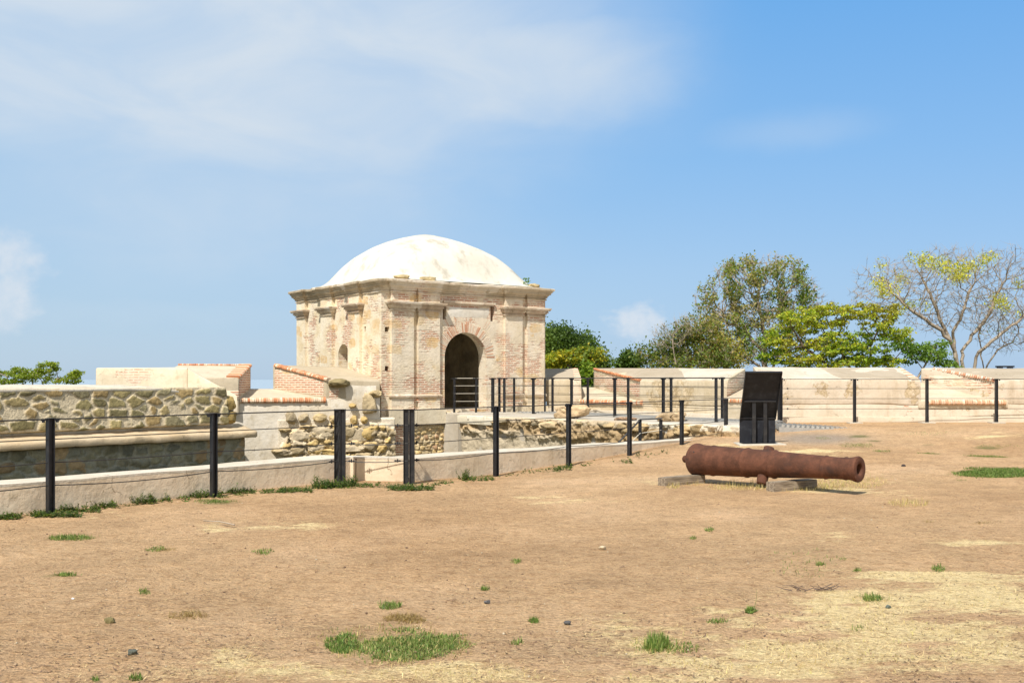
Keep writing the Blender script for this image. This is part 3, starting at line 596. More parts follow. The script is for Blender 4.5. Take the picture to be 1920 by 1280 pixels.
# boulders and exposed core of the wall
mb = MB()
def wb(px, py, w_, h_, seed, col, proud=.03):
    k = (px-CX)/FP; s = (k*Q0[1]-Q0[0])/(dC[0]-k*dC[1]); pp = cs(s, -proud); z = EYE-(py-HY)/FP*pp[1]
    boulder_mb(mb, (pp[0], pp[1], z), (w_*pp[1]/FP, .3, h_*pp[1]/FP), seed, col, 3, .36, .3)
ST = [(.48, .385, .235), (.54, .42, .235), (.38, .31, .2), (.56, .41, .18), (.55, .46, .32)]
for i, (px, py, a_, b_, ci) in enumerate([(545, 784, 20, 22, 2), (569, 784, 20, 16, 2), (599, 783, 26, 15, 1), (627, 784, 20, 14, 1), (663, 787, 13, 18, 3), (681, 787, 12, 12, 3), (693, 757, 30, 36, 0), (703, 738, 22, 12, 1), (562, 817, 46, 24, 4), (533, 806, 22, 8, 1), (600, 812, 46, 30, 4), (620, 832, 50, 20, 1), (588, 838, 40, 16, 4), (555, 845, 36, 16, 0), (645, 812, 40, 34, 0), (668, 818, 40, 40, 4), (690, 812, 30, 30, 3), (655, 840, 50, 18, 4), (690, 836, 34, 22, 2), (535, 848, 26, 14, 4), (520, 846, 20, 12, 0), (610, 848, 60, 14, 3), (575, 800, 30, 8, 1), (640, 798, 40, 8, 0), (660, 760, 14, 8, 3), (680, 852, 40, 10, 0)]):
    wb(px, py, a_, b_, i+51, ST[ci], .06)
mb.build('boulders', M['stone'], cur, smooth=True)
def cmask(u, v, big): return 1-sstep(-((u-1.9)/2.1)**2-((v-.2)/.55)**2+.35*big, -1, -.75)
rubble('exposed_core', (*cs(1.0, -.02), -1.2), (dC[0], dC[1], 0), (0, 0, 1), 3.5, 1.62, M['stone'], cur, cell=(.34, .2), res=.035, depth=.16, pal=ST, mortar=(.66, .59, .47), seed=31, gap=.0, rows=False, lump=.3, cragk=1.6, cf=4.0, dmod=lambda u, v, big: .1+.9*sstep(-(np.abs((u-1.95)/1.75))**3-(np.abs((v-.75)/.72))**3+.5*big, -1.1, -.85), mask=lambda u, v, big: 1-sstep(-(np.abs((u-1.95)/1.75))**3-(np.abs((v-.75)/.72))**3+.5*big, -1.1, -.85))
# ------------------------------------------------------------------ domed guardhouse (own frame: x along the front, y along the left side)
GH = thing('domed_guardhouse', (C0[0], C0[1], 0), 'square brick and stone guardhouse under a white lime-washed dome with one arched doorway', 'guardhouse', rz=TH)
def gwp(t_, y=-.012): p = C0+E1*t_+E2*y; return (p[0], p[1])
M['mas'] = mat_masonry('brick and plaster masonry', cover=(.44, .53), ochre=.70, plaster=(.74, .65, .50), plaster2=(.63, .52, .36))
M['masleft'] = mat_masonry('ochre stone and brick masonry', cover=(.40, .49), ochre=.42, plaster=(.75, .66, .50), plaster2=(.67, .55, .36))
M['masp'] = mat_masonry('pilaster masonry', cover=(.43, .52), ochre=.52, plaster=(.73, .64, .50), plaster2=(.64, .54, .38))
M['mould'] = mat_plaster('weathered brick moulding', (.58, .47, .35), (.46, .35, .24), (.24, .18, .12), .8, brk=.48)
M['corn'] = mat_plaster('weathered cornice', (.56, .47, .34), (.42, .34, .23), (.2, .16, .10), .8, brk=.52)
ZT = 4.3
def wallface(name, L, z0, z1, mp, door=None, holes=(), mat=None, depth=.44, hdepth=.35, holemat=None):
    """wall skin with an arched opening and square put-log holes, with their reveals. mp(t, y, z)"""
    ts = {0, L}; zs = {z0, z1}
    for (a, b, c_, d_) in holes: ts |= {a, b}; zs |= {c_, d_}
    arch = None
    if door:
        da, db, zb, zsp = door; R_ = (db-da)/2; ctr = (da+db)/2; NA = 20
        th = [pi-pi*i/NA for i in range(NA+1)]; ax = [ctr+R_*cos(a) for a in th]; az = [zsp+R_*sin(a) for a in th]
        ax[0], ax[-1] = da, db
        arch = dict(zip([round(x, 5) for x in ax], az)); ts |= set(ax); ztop = zsp+R_+.04; zs |= {ztop, zb}
    def fill(S, st, fixed):
        S = sorted(set(round(x, 5) for x in S)); o = []
        for a, b in zip(S[:-1], S[1:]):
            k = max(1, int((b-a)/st)); o += [a+(b-a)*i/k for i in range(k)]
        return [round(x, 5) for x in o+[S[-1]]]
    T = fill(ts, .3, 0); Z = fill(zs, .3, 0); V = []; F = []; ix = {}
    def vv(t_, y, z):
        k = (round(t_, 4), round(y, 4), round(z, 4))
        if k not in ix: ix[k] = len(V); V.append(mp(t_, y, z))
        return ix[k]
    def archz(x):
        r = (x-ctr)/R_; return zsp+R_*math.sqrt(max(0, 1-r*r))
    for a, b in zip(T[:-1], T[1:]):
        m_ = (a+b)/2; ind = door and da < m_ < db
        for c_, d_ in zip(Z[:-1], Z[1:]):
            mz = (c_+d_)/2
            if any(h[0] < m_ < h[1] and h[2] < mz < h[3] for h in holes): continue
            if ind and zb <= mz <= ztop: continue
            F.append((vv(a, 0, c_), vv(b, 0, c_), vv(b, 0, d_), vv(a, 0, d_)))
        if ind:
            F.append((vv(a, 0, archz(a)), vv(b, 0, archz(b)), vv(b, 0, ztop), vv(a, 0, ztop)))
            F.append((vv(a, 0, archz(a)), vv(b, 0, archz(b)), vv(b, depth, archz(b)), vv(a, depth, archz(a))))
    if door:
        for x in (da, db):
            F.append((vv(x, 0, zb), vv(x, 0, zsp), vv(x, depth, zsp), vv(x, depth, zb)))
        F.append((vv(da, 0, zb), vv(db, 0, zb), vv(db, depth, zb), vv(da, depth, zb)))
    for a, b, c_, d_ in holes:
        F += [(vv(a, 0, c_), vv(b, 0, c_), vv(b, hdepth, c_), vv(a, hdepth, c_)), (vv(a, 0, d_), vv(b, 0, d_), vv(b, hdepth, d_), vv(a, hdepth, d_)),
              (vv(a, 0, c_), vv(a, 0, d_), vv(a, hdepth, d_), vv(a, hdepth, c_)), (vv(b, 0, c_), vv(b, 0, d_), vv(b, hdepth, d_), vv(b, hdepth, c_)),
              (vv(a, hdepth, c_), vv(b, hdepth, c_), vv(b, hdepth, d_), vv(a, hdepth, d_))]
    return mesh(name, V, F, mat, GH, local=True)
DOOR = (2.24, 3.82, .62, 2.24); WIN = (2.12, 2.86, 1.85, 2.30)
hF = [(.02+.10, .02+.25, 2.98, 3.13), (.12, .25, 1.80, 1.95), (2.17, 2.30, 3.42, 3.92), (3.98, 4.12, 3.42, 3.92), (4.60, 4.74, 2.92, 3.08), (5.25, 5.33, 1.0, 1.12)]
wallface('front_wall', LA, -1.5, ZT, lambda t_, y, z: (t_, y, z), DOOR, hF, M['mas'])
hL = [(.98, 1.08, 3.02, 3.18), (3.10, 3.20, 2.85, 3.15), (.35, .5, 1.5, 1.6)]
wallface('side_wall', LB, -1.5, ZT, lambda t_, y, z: (y, t_, z), WIN, hL, M['masleft'], depth=.43)
mesh('rear_wall', [(LA, 0, -1.5), (LA, LB, -1.5), (0, LB, -1.5), (LA, 0, ZT), (LA, LB, ZT), (0, LB, ZT)], [(0, 1, 4, 3), (1, 2, 5, 4)], M['mas'], GH, local=True)
# chamber: inner skins with the same openings
def skin(mp, L, z0, z1, op):
    V = []; F = []
    def q4(*p):
        n = len(V); V.extend(mp(*x) for x in p); F.append((n, n+1, n+2, n+3))
    if not op: q4((.42, z0), (L-.42, z0), (L-.42, z1), (.42, z1)); return V, F
    da, db, zb, zsp = op; R_ = (db-da)/2; c_ = (da+db)/2
    q4((.42, z0), (da, z0), (da, z1), (.42, z1)); q4((db, z0), (L-.42, z0), (L-.42, z1), (db, z1))
    if zb > z0+.05: q4((da, z0), (db, z0), (db, zb), (da, zb))
    for i in range(20):
        a, b = pi-pi*i/20, pi-pi*(i+1)/20
        q4((c_+R_*cos(a), zsp+R_*sin(a)), (c_+R_*cos(b), zsp+R_*sin(b)), (c_+R_*cos(b), z1), (c_+R_*cos(a), z1))
    return V, F
V = []; F = []
for mp, L, op in ((lambda a, z: (a, .44, z), LA, DOOR), (lambda a, z: (.43, a, z), LB, WIN), (lambda a, z: (a, LB-.7, z), LA, None), (lambda a, z: (LA-.7, a, z), LB, None)):
    v_, f_ = skin(mp, L, .6, 4.2, op); n = len(V); V += v_; F += [tuple(i+n for i in f) for f in f_]
V += [(.43, .43, .615), (LA-.43, .43, .615), (LA-.43, LB-.7, .615), (.43, LB-.7, .615), (.43, .43, 4.2), (LA-.43, .43, 4.2), (LA-.43, LB-.7, 4.2), (.43, LB-.7, 4.2)]; n = len(V)
F += [(n-8, n-7, n-6, n-5), (n-4, n-3, n-2, n-1)]
mesh('chamber', V, F, M['room'], GH, local=True)
# arch ring of radial bricks
mb = MB(); rs = random.Random(5); R0 = .79; cx_, cz_ = 3.03, 2.24
def ring(mb, R0, R1, n, a0, a1, pale, pr):
    for i in range(n):
        a = a0+(a1-a0)*(i+.18)/n; b = a0+(a1-a0)*(i+.72)/n; r1 = R1*rs.uniform(.96, 1.03); r0_ = R0; 
        if rs.random() < pale*.35: continue
        c = rs.choice([(.52, .25, .15), (.6, .36, .24), (.66, .5, .38), (.68, .58, .46)]) if rs.random() > pale else (.7, .62, .5)
        P = [(cx_+r*cos(q_), y, cz_+r*sin(q_)) for y in (-pr, .05) for r, q_ in ((R0, a), (r1, a), (r1, b), (R0, b))]
        mb.hex([P[0], P[3], P[7], P[4], P[1], P[2], P[6], P[5]], c)
ring(mb, R0+.005, 1.10, 58, 0, pi, .3, .010); o = fixcol(mb.build('arch_ring', M['brickv'], GH, local=True))
mb = MB(); ring(mb, 1.16, 1.44, 52, radians(38), radians(142), .8, .004); fixcol(mb.build('relieving_arch', M['brickv'], GH, local=True))
facequad('blank_panel', [(*gwp(2.32), 3.44), (*gwp(3.96), 3.44), (*gwp(3.96), 3.88), (*gwp(2.32), 3.88)], mat_plaster('grey panel plaster', (.70, .66, .58), (.60, .54, .44), d=(.8, .6)), GH, off=.008, amp=.012)
# pilasters with capitals and base mouldings
PILF = [(.30, 1.07), (1.24, 2.01), (4.50, 5.19), (5.40, 6.10)]; PILL = [(1.22, 2.0), (3.13, 3.95), (5.16, 5.82)]
PR = .10
CAP0 = [(0, 3.55), (.035, 3.555), (.04, 3.60), (.012, 3.605), (.012, 3.655), (.05, 3.66), (.055, 3.705), (.09, 3.715), (.10, 3.765), (.085, 3.775), (.085, 3.80), (.14, 3.81), (.15, 3.86), (.165, 3.87), (.17, 3.93), (0, 3.96)]
CAP = [(a, 3.62+(b-3.55)*.73) for a, b in CAP0]
BASE = [(0, .98), (.045, 1.0), (.055, 1.05), (.03, 1.08), (0, 1.10)]
def pil(a, b, side, z0=.62):
    if side == 'f': poly = [(a, .05), (a, -PR), (b, -PR), (b, .05)]; pl = [(a, -PR), (b, -PR), (b, .05), (a, .05)]
    else: poly = [(.05, b), (-PR, b), (-PR, a), (.05, a)]; pl = [(-PR, b), (-PR, a), (.05, a), (.05, b)]
    mw = M['masp'] if side == 'f' else M['masleft']
    V = slab(pl, z0, ZT); bm = bmesh.new(); vs = [bm.verts.new(p) for p in V]
    for f in ((3, 2, 1, 0), (4, 5, 6, 7), (0, 1, 5, 4), (1, 2, 6, 5), (2, 3, 7, 6), (3, 0, 4, 7)): bm.faces.new([vs[i] for i in f])
    bmesh.ops.recalc_face_normals(bm, faces=bm.faces); bmesh.ops.subdivide_edges(bm, edges=[e for e in bm.edges if e.calc_length() > 1], cuts=18, use_grid_fill=True)
    for v in bm.verts: n_ = fbm(np.array([v.co[:]]), 2, 3, 5)[0]; v.co.x += .008*n_; v.co.y += .008*n_
    me = bpy.data.meshes.new('pilaster'); bm.to_mesh(me); bm.free(); me.materials.append(mw)
    o = bpy.data.objects.new('pilaster', me); COL.objects.link(o); o.parent = GH
    sweep('capital', poly, CAP, M['mould'], o, res=.12, amp=.012, closed=False, freq=4)
    if side == 'f': sweep('base_moulding', poly, BASE, M['mould'], o, res=.12, amp=.008, closed=False, freq=4)
    return o
for a, b in PILF: pil(a, b, 'f')
for a, b in PILL: pil(a, b, 'l')
# cornice with breaks over the pilasters
pts = []
for a, b in PILF: pts += [(a, 0), (a, -PR), (b, -PR), (b, 0)]
poly = [(0, 0)]+pts+[(LA, 0), (LA, LB), (0, LB)]
for a, b in reversed(PILL): poly += [(0, b), (-PR, b), (-PR, a), (0, a)]
sweep('cornice', poly, [(0, 4.17), (.035, 4.175), (.04, 4.205), (.01, 4.21), (.01, 4.24), (.05, 4.245), (.06, 4.275), (.045, 4.28), (.085, 4.31), (.095, 4.34), (.13, 4.35), (.145, 4.385), (.135, 4.395), (.175, 4.44), (.19, 4.475), (.22, 4.485), (.225, 4.545), (.19, 4.565), (-.5, 4.60)], M['corn'], GH, res=.14, amp=.018)
# little moulding over the blank panel
rough_m = rough('panel_moulding', [[tuple(np.array(GH.location)*0+0) for _ in range(8)]], M['mould'], None) if False else None
mb = MB(); mb.box((3.15, -.03, 3.97), (1.95, .1, .07)); mb.box((3.15, -.02, 3.92), (1.85, .06, .05)); mb.build('panel_moulding', M['mould'], GH, local=True)
# plinth blocks
mb = MB()
def blk(a, b, z0, z1, y0=-.2): mb.hex(slab([(a, y0), (b, y0), (b, .03), (a, .03)], z0, z1))
mb = MB(); blk(.16, 1.14, .19, .64); blk(1.15, 2.16, .185, .645, -.205)
PLM = mat_plaster('smooth plinth plaster', (.68, .61, .47), (.6, .52, .38), d=(.8, .6)); mb.build('plinth', PLM, GH, local=True)
mb = MB(); blk(4.4, 5.28, .4, .66); blk(5.3, 6.18, .4, .665); mb.build('plinth', PLM, GH, local=True)
# dome on a square plan
NR, NA = 40, 96; prof = [(0, 6.44), (.1, 6.38), (.22, 6.27), (.35, 6.12), (.47, 5.92), (.6, 5.62), (.7, 5.28), (.77, 4.98), (.83, 4.77), (.88, 4.68), (.94, 4.635), (1.0, 4.60)]
pr_ = np.array(prof); V = []; F = []; ctr = (LA/2+.08, 2.70)
for i in range(NR+1):
    rho = i/NR; z = np.interp(rho, pr_[:, 0], pr_[:, 1]); n_ = 2+9*rho**3.0
    for j in range(NA):
        ph = 2*pi*j/NA; c_, s_ = cos(ph), sin(ph); R_ = (abs(c_)**n_+abs(s_)**n_)**(-1/n_); kk = 1.0 if i < NR else 1
        bsc = 1.414*2**(-1/2) ; a = rho*(4.30/1.414)*1.05*(2**.5)*2**(-.5)*(1+.30*(1-rho)**.8) if rho > 0 else 0
        V.append((ctr[0]+c_*R_*a*6.0/6.05, ctr[1]+s_*R_*a*5.3/6.05, z))
V = np.array(V)
# smooth profile a little by averaging rings
Z = V[:, 2].reshape(NR+1, NA).copy()
for _ in range(1): Z[1:-1] = (Z[:-2]+2*Z[1:-1]+Z[2:])/4
V[:, 2] = Z.ravel()+.012*fbm(V, 1.1, 4, 6)
i = np.arange(NR)[:, None]*NA; j = np.arange(NA)[None, :]; F = np.stack([i+j, i+NA+j, i+NA+(j+1) % NA, i+(j+1) % NA], -1).reshape(-1, 4)
o = mesh('dome', V, F, M['dome'], GH, smooth=True, local=True)
# stones left on the cornice
def topstone(px, py, t_, y_, w_, label, seed):
    p = C0+E1*t_+E2*y_; mb = MB(); boulder_mb(mb, (p[0], p[1], 4.60+.05), (w_, .34, .17), seed, (.50, .40, .22), 3, TH, .16); o = mb.build('cap_stone', M['stone'], GH, smooth=True); return o
topstone(748, 517, .72, .0, .50, '', 3); topstone(797, 520, 1.62, .0, .52, '', 5); topstone(1001, 532, 5.72, .05, .42, '', 8)
p = C0+E1*5.5+E2*.1
pl = thing('wall_plant', (p[0], p[1], 4.6), 'tiny green plant sprouting beside the right-hand stone on top of the guardhouse cornice', 'plant')
V = []; F = []; C_ = []; rs_ = np.random.RandomState(4)
for k in range(60):
    a = rs_.rand()*6.28; r_ = rs_.rand()*.12; z = 4.62+rs_.rand()*.28; c_ = np.array((p[0]+cos(a)*r_, p[1]+sin(a)*r_, z)); u = rs_.randn(3); u /= np.linalg.norm(u); v_ = np.cross(u, rs_.randn(3)); v_ /= np.linalg.norm(v_); n = len(V)
    V += [c_-u*.035, c_+v_*.02, c_+u*.035, c_-v_*.02]; F.append((n, n+1, n+2, n+3)); C_ += [(.12, .22, .04)]*4
mesh('leaves', V, F, M['leaf'], pl, col=np.array(C_))
# foundation faces below the front
def gw(t_, y=0.0): p = C0+E1*t_+E2*y; return (p[0], p[1])
facequad('brick_foundation', [(*gw(0, -.03), -1.5), (*gw(1.0, -.03), -1.5), (*gw(1.0, -.03), .19), (*gw(-.0, -.03), .19)], mat_masonry('foundation brick', 'local', (1, 0), cover=(.5, .72), ochre=.85), GH, off=.01, amp=.04)
rubble('rubble_foundation', (*gw(.98, -.06), -1.5), (E1[0], E1[1], 0), (0, 0, 1), 2.1, 1.64, M['stone'], GH, cell=(.24, .15), res=.028, depth=.07, pal=((.55, .42, .22), (.6, .45, .22), (.48, .36, .2), (.62, .5, .3), (.45, .3, .18)), mortar=(.62, .54, .38), seed=44, gap=.08,
       mask=lambda u, v, big: sstep(v+.05*big, 1.54, 1.6))
rubble('rubble_foundation', (*gw(2.2, -.16), .1), (E1[0], E1[1], 0), (0, 0, 1), .55, .46, M['stone'], GH, cell=(.26, .2), res=.03, depth=.06, pal=((.6, .46, .24), (.5, .36, .2)), mortar=(.6, .52, .38), seed=46, gap=.08)
# threshold slab bridging the slot
br = thing('door_bridge', (*gw(3.0, -1.2), TER), 'small pale slab bridging the slot between the terrace and the arched doorway', 'bridge')
rough('slab', [slab([gw(2.2, -1.6), gw(4.1, -1.6), gw(4.1, -.01), gw(2.2, -.01)], TER-.14, TER+.03)], M['terrace'], br, res=.3, amp=.008, bevel=.01)
mb = MB(); a = gw(2.22, -1.5); b = gw(2.22, -.05); mb.hex(slab([a, (a[0]+.1, a[1]), (b[0]+.1, b[1]), b], TER-.26, TER-.15)); mb.build('beam', M['timber'], br)

# ------------------------------------------------------------------ rampart parapets on the right
def sa(s, o=0.0): p = A0+DA*s+BA*o; return (p[0], p[1])
def XY(px, d_): return xyat(px, d_)
M['ramA'] = mat_plaster('rampart plaster', (.56, .485, .36), (.49, .41, .28), (.38, .30, .18), .55, d=tuple(DA), patches=[
    ((*sa(5.35), 1.05), .62, .42, 'stone'), ((*sa(6.2), 1.15), .42, .34, 'stone'), ((*sa(5.9), .75), .5, .25, 'stone'), ((*sa(8.25), 1.2), .22, .3, 'brick'), ((*sa(8.0), .62), .1, .14, 'hole_shade'), ((*sa(1.45), 1.15), .3, .5, 'brick')])
M['ramB'] = mat_plaster('pale rampart plaster', (.62, .545, .44), (.54, .46, .35), (.40, .315, .20), .6, d=(1, 0), patches=[
    ((8.12, 28.0, 1.28), .20, .2, 'stone'), ((8.95, 28.0, 1.28), .2, .24, 'stone'), ((10.52, 28.0, 1.25), .22, .28, 'stone'), ((7.15, 28.0, 1.02), .2, .1, 'stone'), ((10.4, 28.0, .82), .16, .06, 'brick'), ((12.0, 28.0, .82), .07, .05, 'stone'), ((12.6, 28.0, 1.3), .3, .1, 'stone')])
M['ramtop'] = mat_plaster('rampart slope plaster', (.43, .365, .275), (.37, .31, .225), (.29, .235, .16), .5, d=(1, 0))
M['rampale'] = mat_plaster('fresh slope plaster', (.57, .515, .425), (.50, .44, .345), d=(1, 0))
M['bandB'] = mat_plaster('footing plaster', (.60, .53, .42), (.54, .46, .35))
ra = thing('rampart_wall', (*sa(4.3, .7), TER), 'buff rampart wall running obliquely behind the terrace, between the guardhouse and the black panel', 'rampart')
T_ = 1.5
# body below the merlons
rough('wall_body', [slab([sa(0, .02), sa(8.5, .02), sa(8.5, T_), sa(-.2, T_)], -2.0, .86)], M['ramA'], ra, res=.3, amp=.015, bevel=.01)
def backA(px):
    k = (px-CX)/FP; o = sa(0, T_); s = (k*o[1]-o[0])/(DA[0]-k*DA[1]); return sa(s, T_)
def frontA(px):
    k = (px-CX)/FP; s = (k*A0[1]-A0[0])/(DA[0]-k*DA[1]); return sa(s)
W1 = rough('merlon', [slab([sa(-.1), frontA(1089), backA(1082), sa(-2.4, T_)], .8, [1.52, 1.54, 1.94, 1.94])], M['ramA'], ra, res=.18, amp=.024, bevel=.02)
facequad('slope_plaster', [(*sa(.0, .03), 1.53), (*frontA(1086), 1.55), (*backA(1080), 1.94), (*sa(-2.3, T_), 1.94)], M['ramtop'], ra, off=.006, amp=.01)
bt = facequad('brick_strip', [(*frontA(1076), 1.57), (*frontA(1090), 1.57), (*backA(1083), 1.955), (*backA(1071), 1.955)], mat_masonry('red brick strip', 'world', (.6, .8), cover=(.62, .9), ochre=.99, ro=(.5, .2, .1), ro2=(.62, .33, .2)), ra, off=.012, amp=.01)
rough('sill', [slab([frontA(1086), frontA(1206), backA(1116), backA(1080)], .7, [.88, .88, 1.28, 1.28])], M['sill'], ra, res=.22, amp=.012, bevel=.01)
f1, f2 = frontA(1088), frontA(1203)
rowlock('brick_edging', (f1[0]-.02, f1[1]-.03, .84), (f2[0]-.02, f2[1]-.03, .84), (-BA[0], -BA[1], .1), ra, M['brickv'], seed=21, h=.13, dep=.16)
f3, b3 = frontA(1200), backA(1113)
rough('merlon', [slab([f3, frontA(1364), backA(1398), b3], .8, [1.52, 1.53, 1.87, 1.93])], M['ramA'], ra, res=.18, amp=.024, bevel=.02)
def offA(p, e): return (p[0]-BA[0]*e, p[1]-BA[1]*e)
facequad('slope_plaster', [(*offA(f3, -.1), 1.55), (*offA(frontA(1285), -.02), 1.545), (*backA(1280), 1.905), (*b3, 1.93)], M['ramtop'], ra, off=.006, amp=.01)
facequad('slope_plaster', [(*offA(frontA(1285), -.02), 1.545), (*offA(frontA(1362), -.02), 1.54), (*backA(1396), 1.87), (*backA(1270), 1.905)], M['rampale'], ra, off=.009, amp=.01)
facequad('brick_side', [(*b3, 1.25), (*f3, .88), (*f3, 1.5), (*b3, 1.9)], mat_masonry('brick embrasure side', 'world', (.74, .67), cover=(.46, .74), ochre=.99), ra, off=.01)
rowlock('brick_edging', (b3[0], b3[1], 1.91), (f3[0]-.02, f3[1]-.02, 1.52), (-.5, -.86, 0), ra, M['brickv'], seed=22, h=.10, dep=.18, cols=[(.58, .24, .11), (.64, .3, .15), (.6, .27, .14)])
rough('footing', [slab([sa(.2, -.12), sa(8.4, -.12), sa(8.4, .1), sa(.2, .1)], TER-.1, TER+.09)], M['rampale'], ra, res=.3, amp=.01, bevel=.01)
facequad('brick_side', [(*frontA(1364), .9), (*backA(1398), 1.2), (*backA(1398), 1.84), (*frontA(1364), 1.5)], mat_masonry('corner brick side', 'world', (.3, .95), cover=(.42, .64), ochre=.99, plaster=(.56, .49, .37), plaster2=(.5, .42, .3)), ra, off=.01)
# corner embrasure behind the sign
rough('sill', [slab([XY(1356, 29.4), XY(1440, 27.95), XY(1412, 30.0), XY(1396, 31.0)], -2.0, [1.0, 1.0, 1.3, 1.3])], M['sill'], ra, res=.25, amp=.012, bevel=.01)
rowlock('brick_edging', (*XY(1357, 29.35), .97), (*XY(1440, 27.9), .97), (-.4, -.9, .1), ra, M['brickv'], seed=24, h=.13, dep=.16)

rb = thing('rampart_wall', (10.5, 28.7, .43), 'long cream rampart wall at the back of the field, right of the black panel', 'rampart')
YB = 28.0
def fb(px, o=0.0): return ((px-CX)/FP*(YB)+0*o, YB+o)
def bb(px): return xyat(px, YB+T_)
BX = 17.5
rough('wall_body', [slab([(6.35, YB+.02), (BX, YB+.02), (BX, YB+T_), (6.35, YB+T_)], -2.0, .96)], M['ramB'], rb, res=.3, amp=.015, bevel=.01)
rough('merlon', [slab([fb(1428), fb(1727), bb(1691), bb(1411)], .9, [1.53, 1.54, 1.87, 1.885])], M['ramB'], rb, res=.18, amp=.024, bevel=.02)
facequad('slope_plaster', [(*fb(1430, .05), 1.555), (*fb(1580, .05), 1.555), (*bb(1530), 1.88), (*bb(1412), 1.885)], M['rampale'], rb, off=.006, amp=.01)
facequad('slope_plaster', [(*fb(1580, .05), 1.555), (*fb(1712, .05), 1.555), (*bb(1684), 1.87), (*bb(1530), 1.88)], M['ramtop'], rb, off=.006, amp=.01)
facequad('brick_strip', [(*fb(1710, .03), 1.565), (*fb(1727, .03), 1.565), (*bb(1692), 1.885), (*bb(1682), 1.885)], mat_masonry('orange brick strip', 'world', (1, 0), cover=(.66, .95), ochre=.99, ro=(.56, .24, .12), ro2=(.62, .33, .2)), rb, off=.012, amp=.01)
rough('sill', [slab([fb(1722, -.01), fb(1890, -.01), bb(1728), bb(1688)], .8, [.99, .99, 1.47, 1.47])], M['sill'], rb, res=.22, amp=.012, bevel=.01)
rowlock('brick_edging', (*fb(1736, -.04), .95), (*fb(1882, -.04), .95), (0, -1, .1), rb, M['brickv'], seed=31, h=.13, dep=.16, cols=[(.64, .42, .28), (.68, .5, .36), (.7, .56, .42), (.6, .36, .22)])
w4b, w4f = bb(1727), fb(1866)
rough('merlon', [slab([w4f, (BX, YB), (BX, YB+T_), w4b], .9, [1.53, 1.53, 1.86, 1.87])], M['ramB'], rb, res=.18, amp=.024, bevel=.02)
facequad('slope_plaster', [(*fb(1872, .05), 1.55), (BX-.1, YB+.05, 1.55), (BX-.1, YB+T_, 1.86), (*bb(1745), 1.87)], M['ramtop'], rb, off=.006, amp=.01)
facequad('brick_side', [(*w4b, 1.4), (*w4f, .99), (*w4f, 1.5), (*w4b, 1.84)], mat_masonry('patched embrasure side', 'world', (.7, .7), cover=(.40, .60), ochre=.99, plaster=(.74, .66, .52)), rb, off=.01)
rowlock('brick_edging', (w4b[0]+.25, w4b[1]-.2, 1.84), (w4f[0], w4f[1]-.03, 1.52), (-.55, -.83, 0), rb, M['brickv'], seed=33, h=.09, dep=.16, cols=[(.6, .3, .18), (.66, .42, .3), (.7, .58, .46)])
rough('footing', [slab([(6.5, YB-.1), (BX, YB-.1), (BX, YB+.05), (6.5, YB+.05)], .2, .57)], M['bandB'], rb, res=.3, amp=.012, bevel=.015)
p = xyat(1881, 29.6)
bo = thing('dark_board', (p[0], p[1], 1.87), 'thin dark board lying on top of the far rampart at the right edge', 'board')
mb = MB(); mb.box((p[0], p[1]-.1, 1.905), (.40, .3, .04)); mb.box((p[0]-.14, p[1]-.1, 1.875), (.04, .3, .03)); mb.box((p[0]+.14, p[1]-.1, 1.875), (.04, .3, .03)); mb.build('plank', M['panel'], bo)
# ------------------------------------------------------------------ fences
def post_mesh(w_=.075, dp=.065, h=1.0, lugs=True):
    mb = MB(); f = .010
    mb.box((-w_/2+f/2, 0, h/2), (f, dp, h)); mb.box((w_/2-f/2, 0, h/2), (f, dp, h)); mb.box((0, 0, h/2), (w_-2*f, f, h))
    mb.box((0, 0, h+.004), (w_+.006, dp+.006, .008))
    if lugs:
        for s in (-1, 1): mb.box((s*(w_/2+.035), 0, h-.012), (.07, .022, .018)); mb.box((s*(w_/2+.045), 0, h-.02), (.018, .035, .045))
    return mb
def clamp_mb(p, d_, mb=None):
    mb = mb or MB(); p = Vector(p); d_ = Vector(d_).normalized()
    mb.tube([p-d_*.055, p+d_*.055], .007, 5); mb.box(p, (.02, .02, .05)); mb.box(p+d_*.03, (.014, .024, .02)); mb.box(p-d_*.03, (.014, .024, .02)); return mb
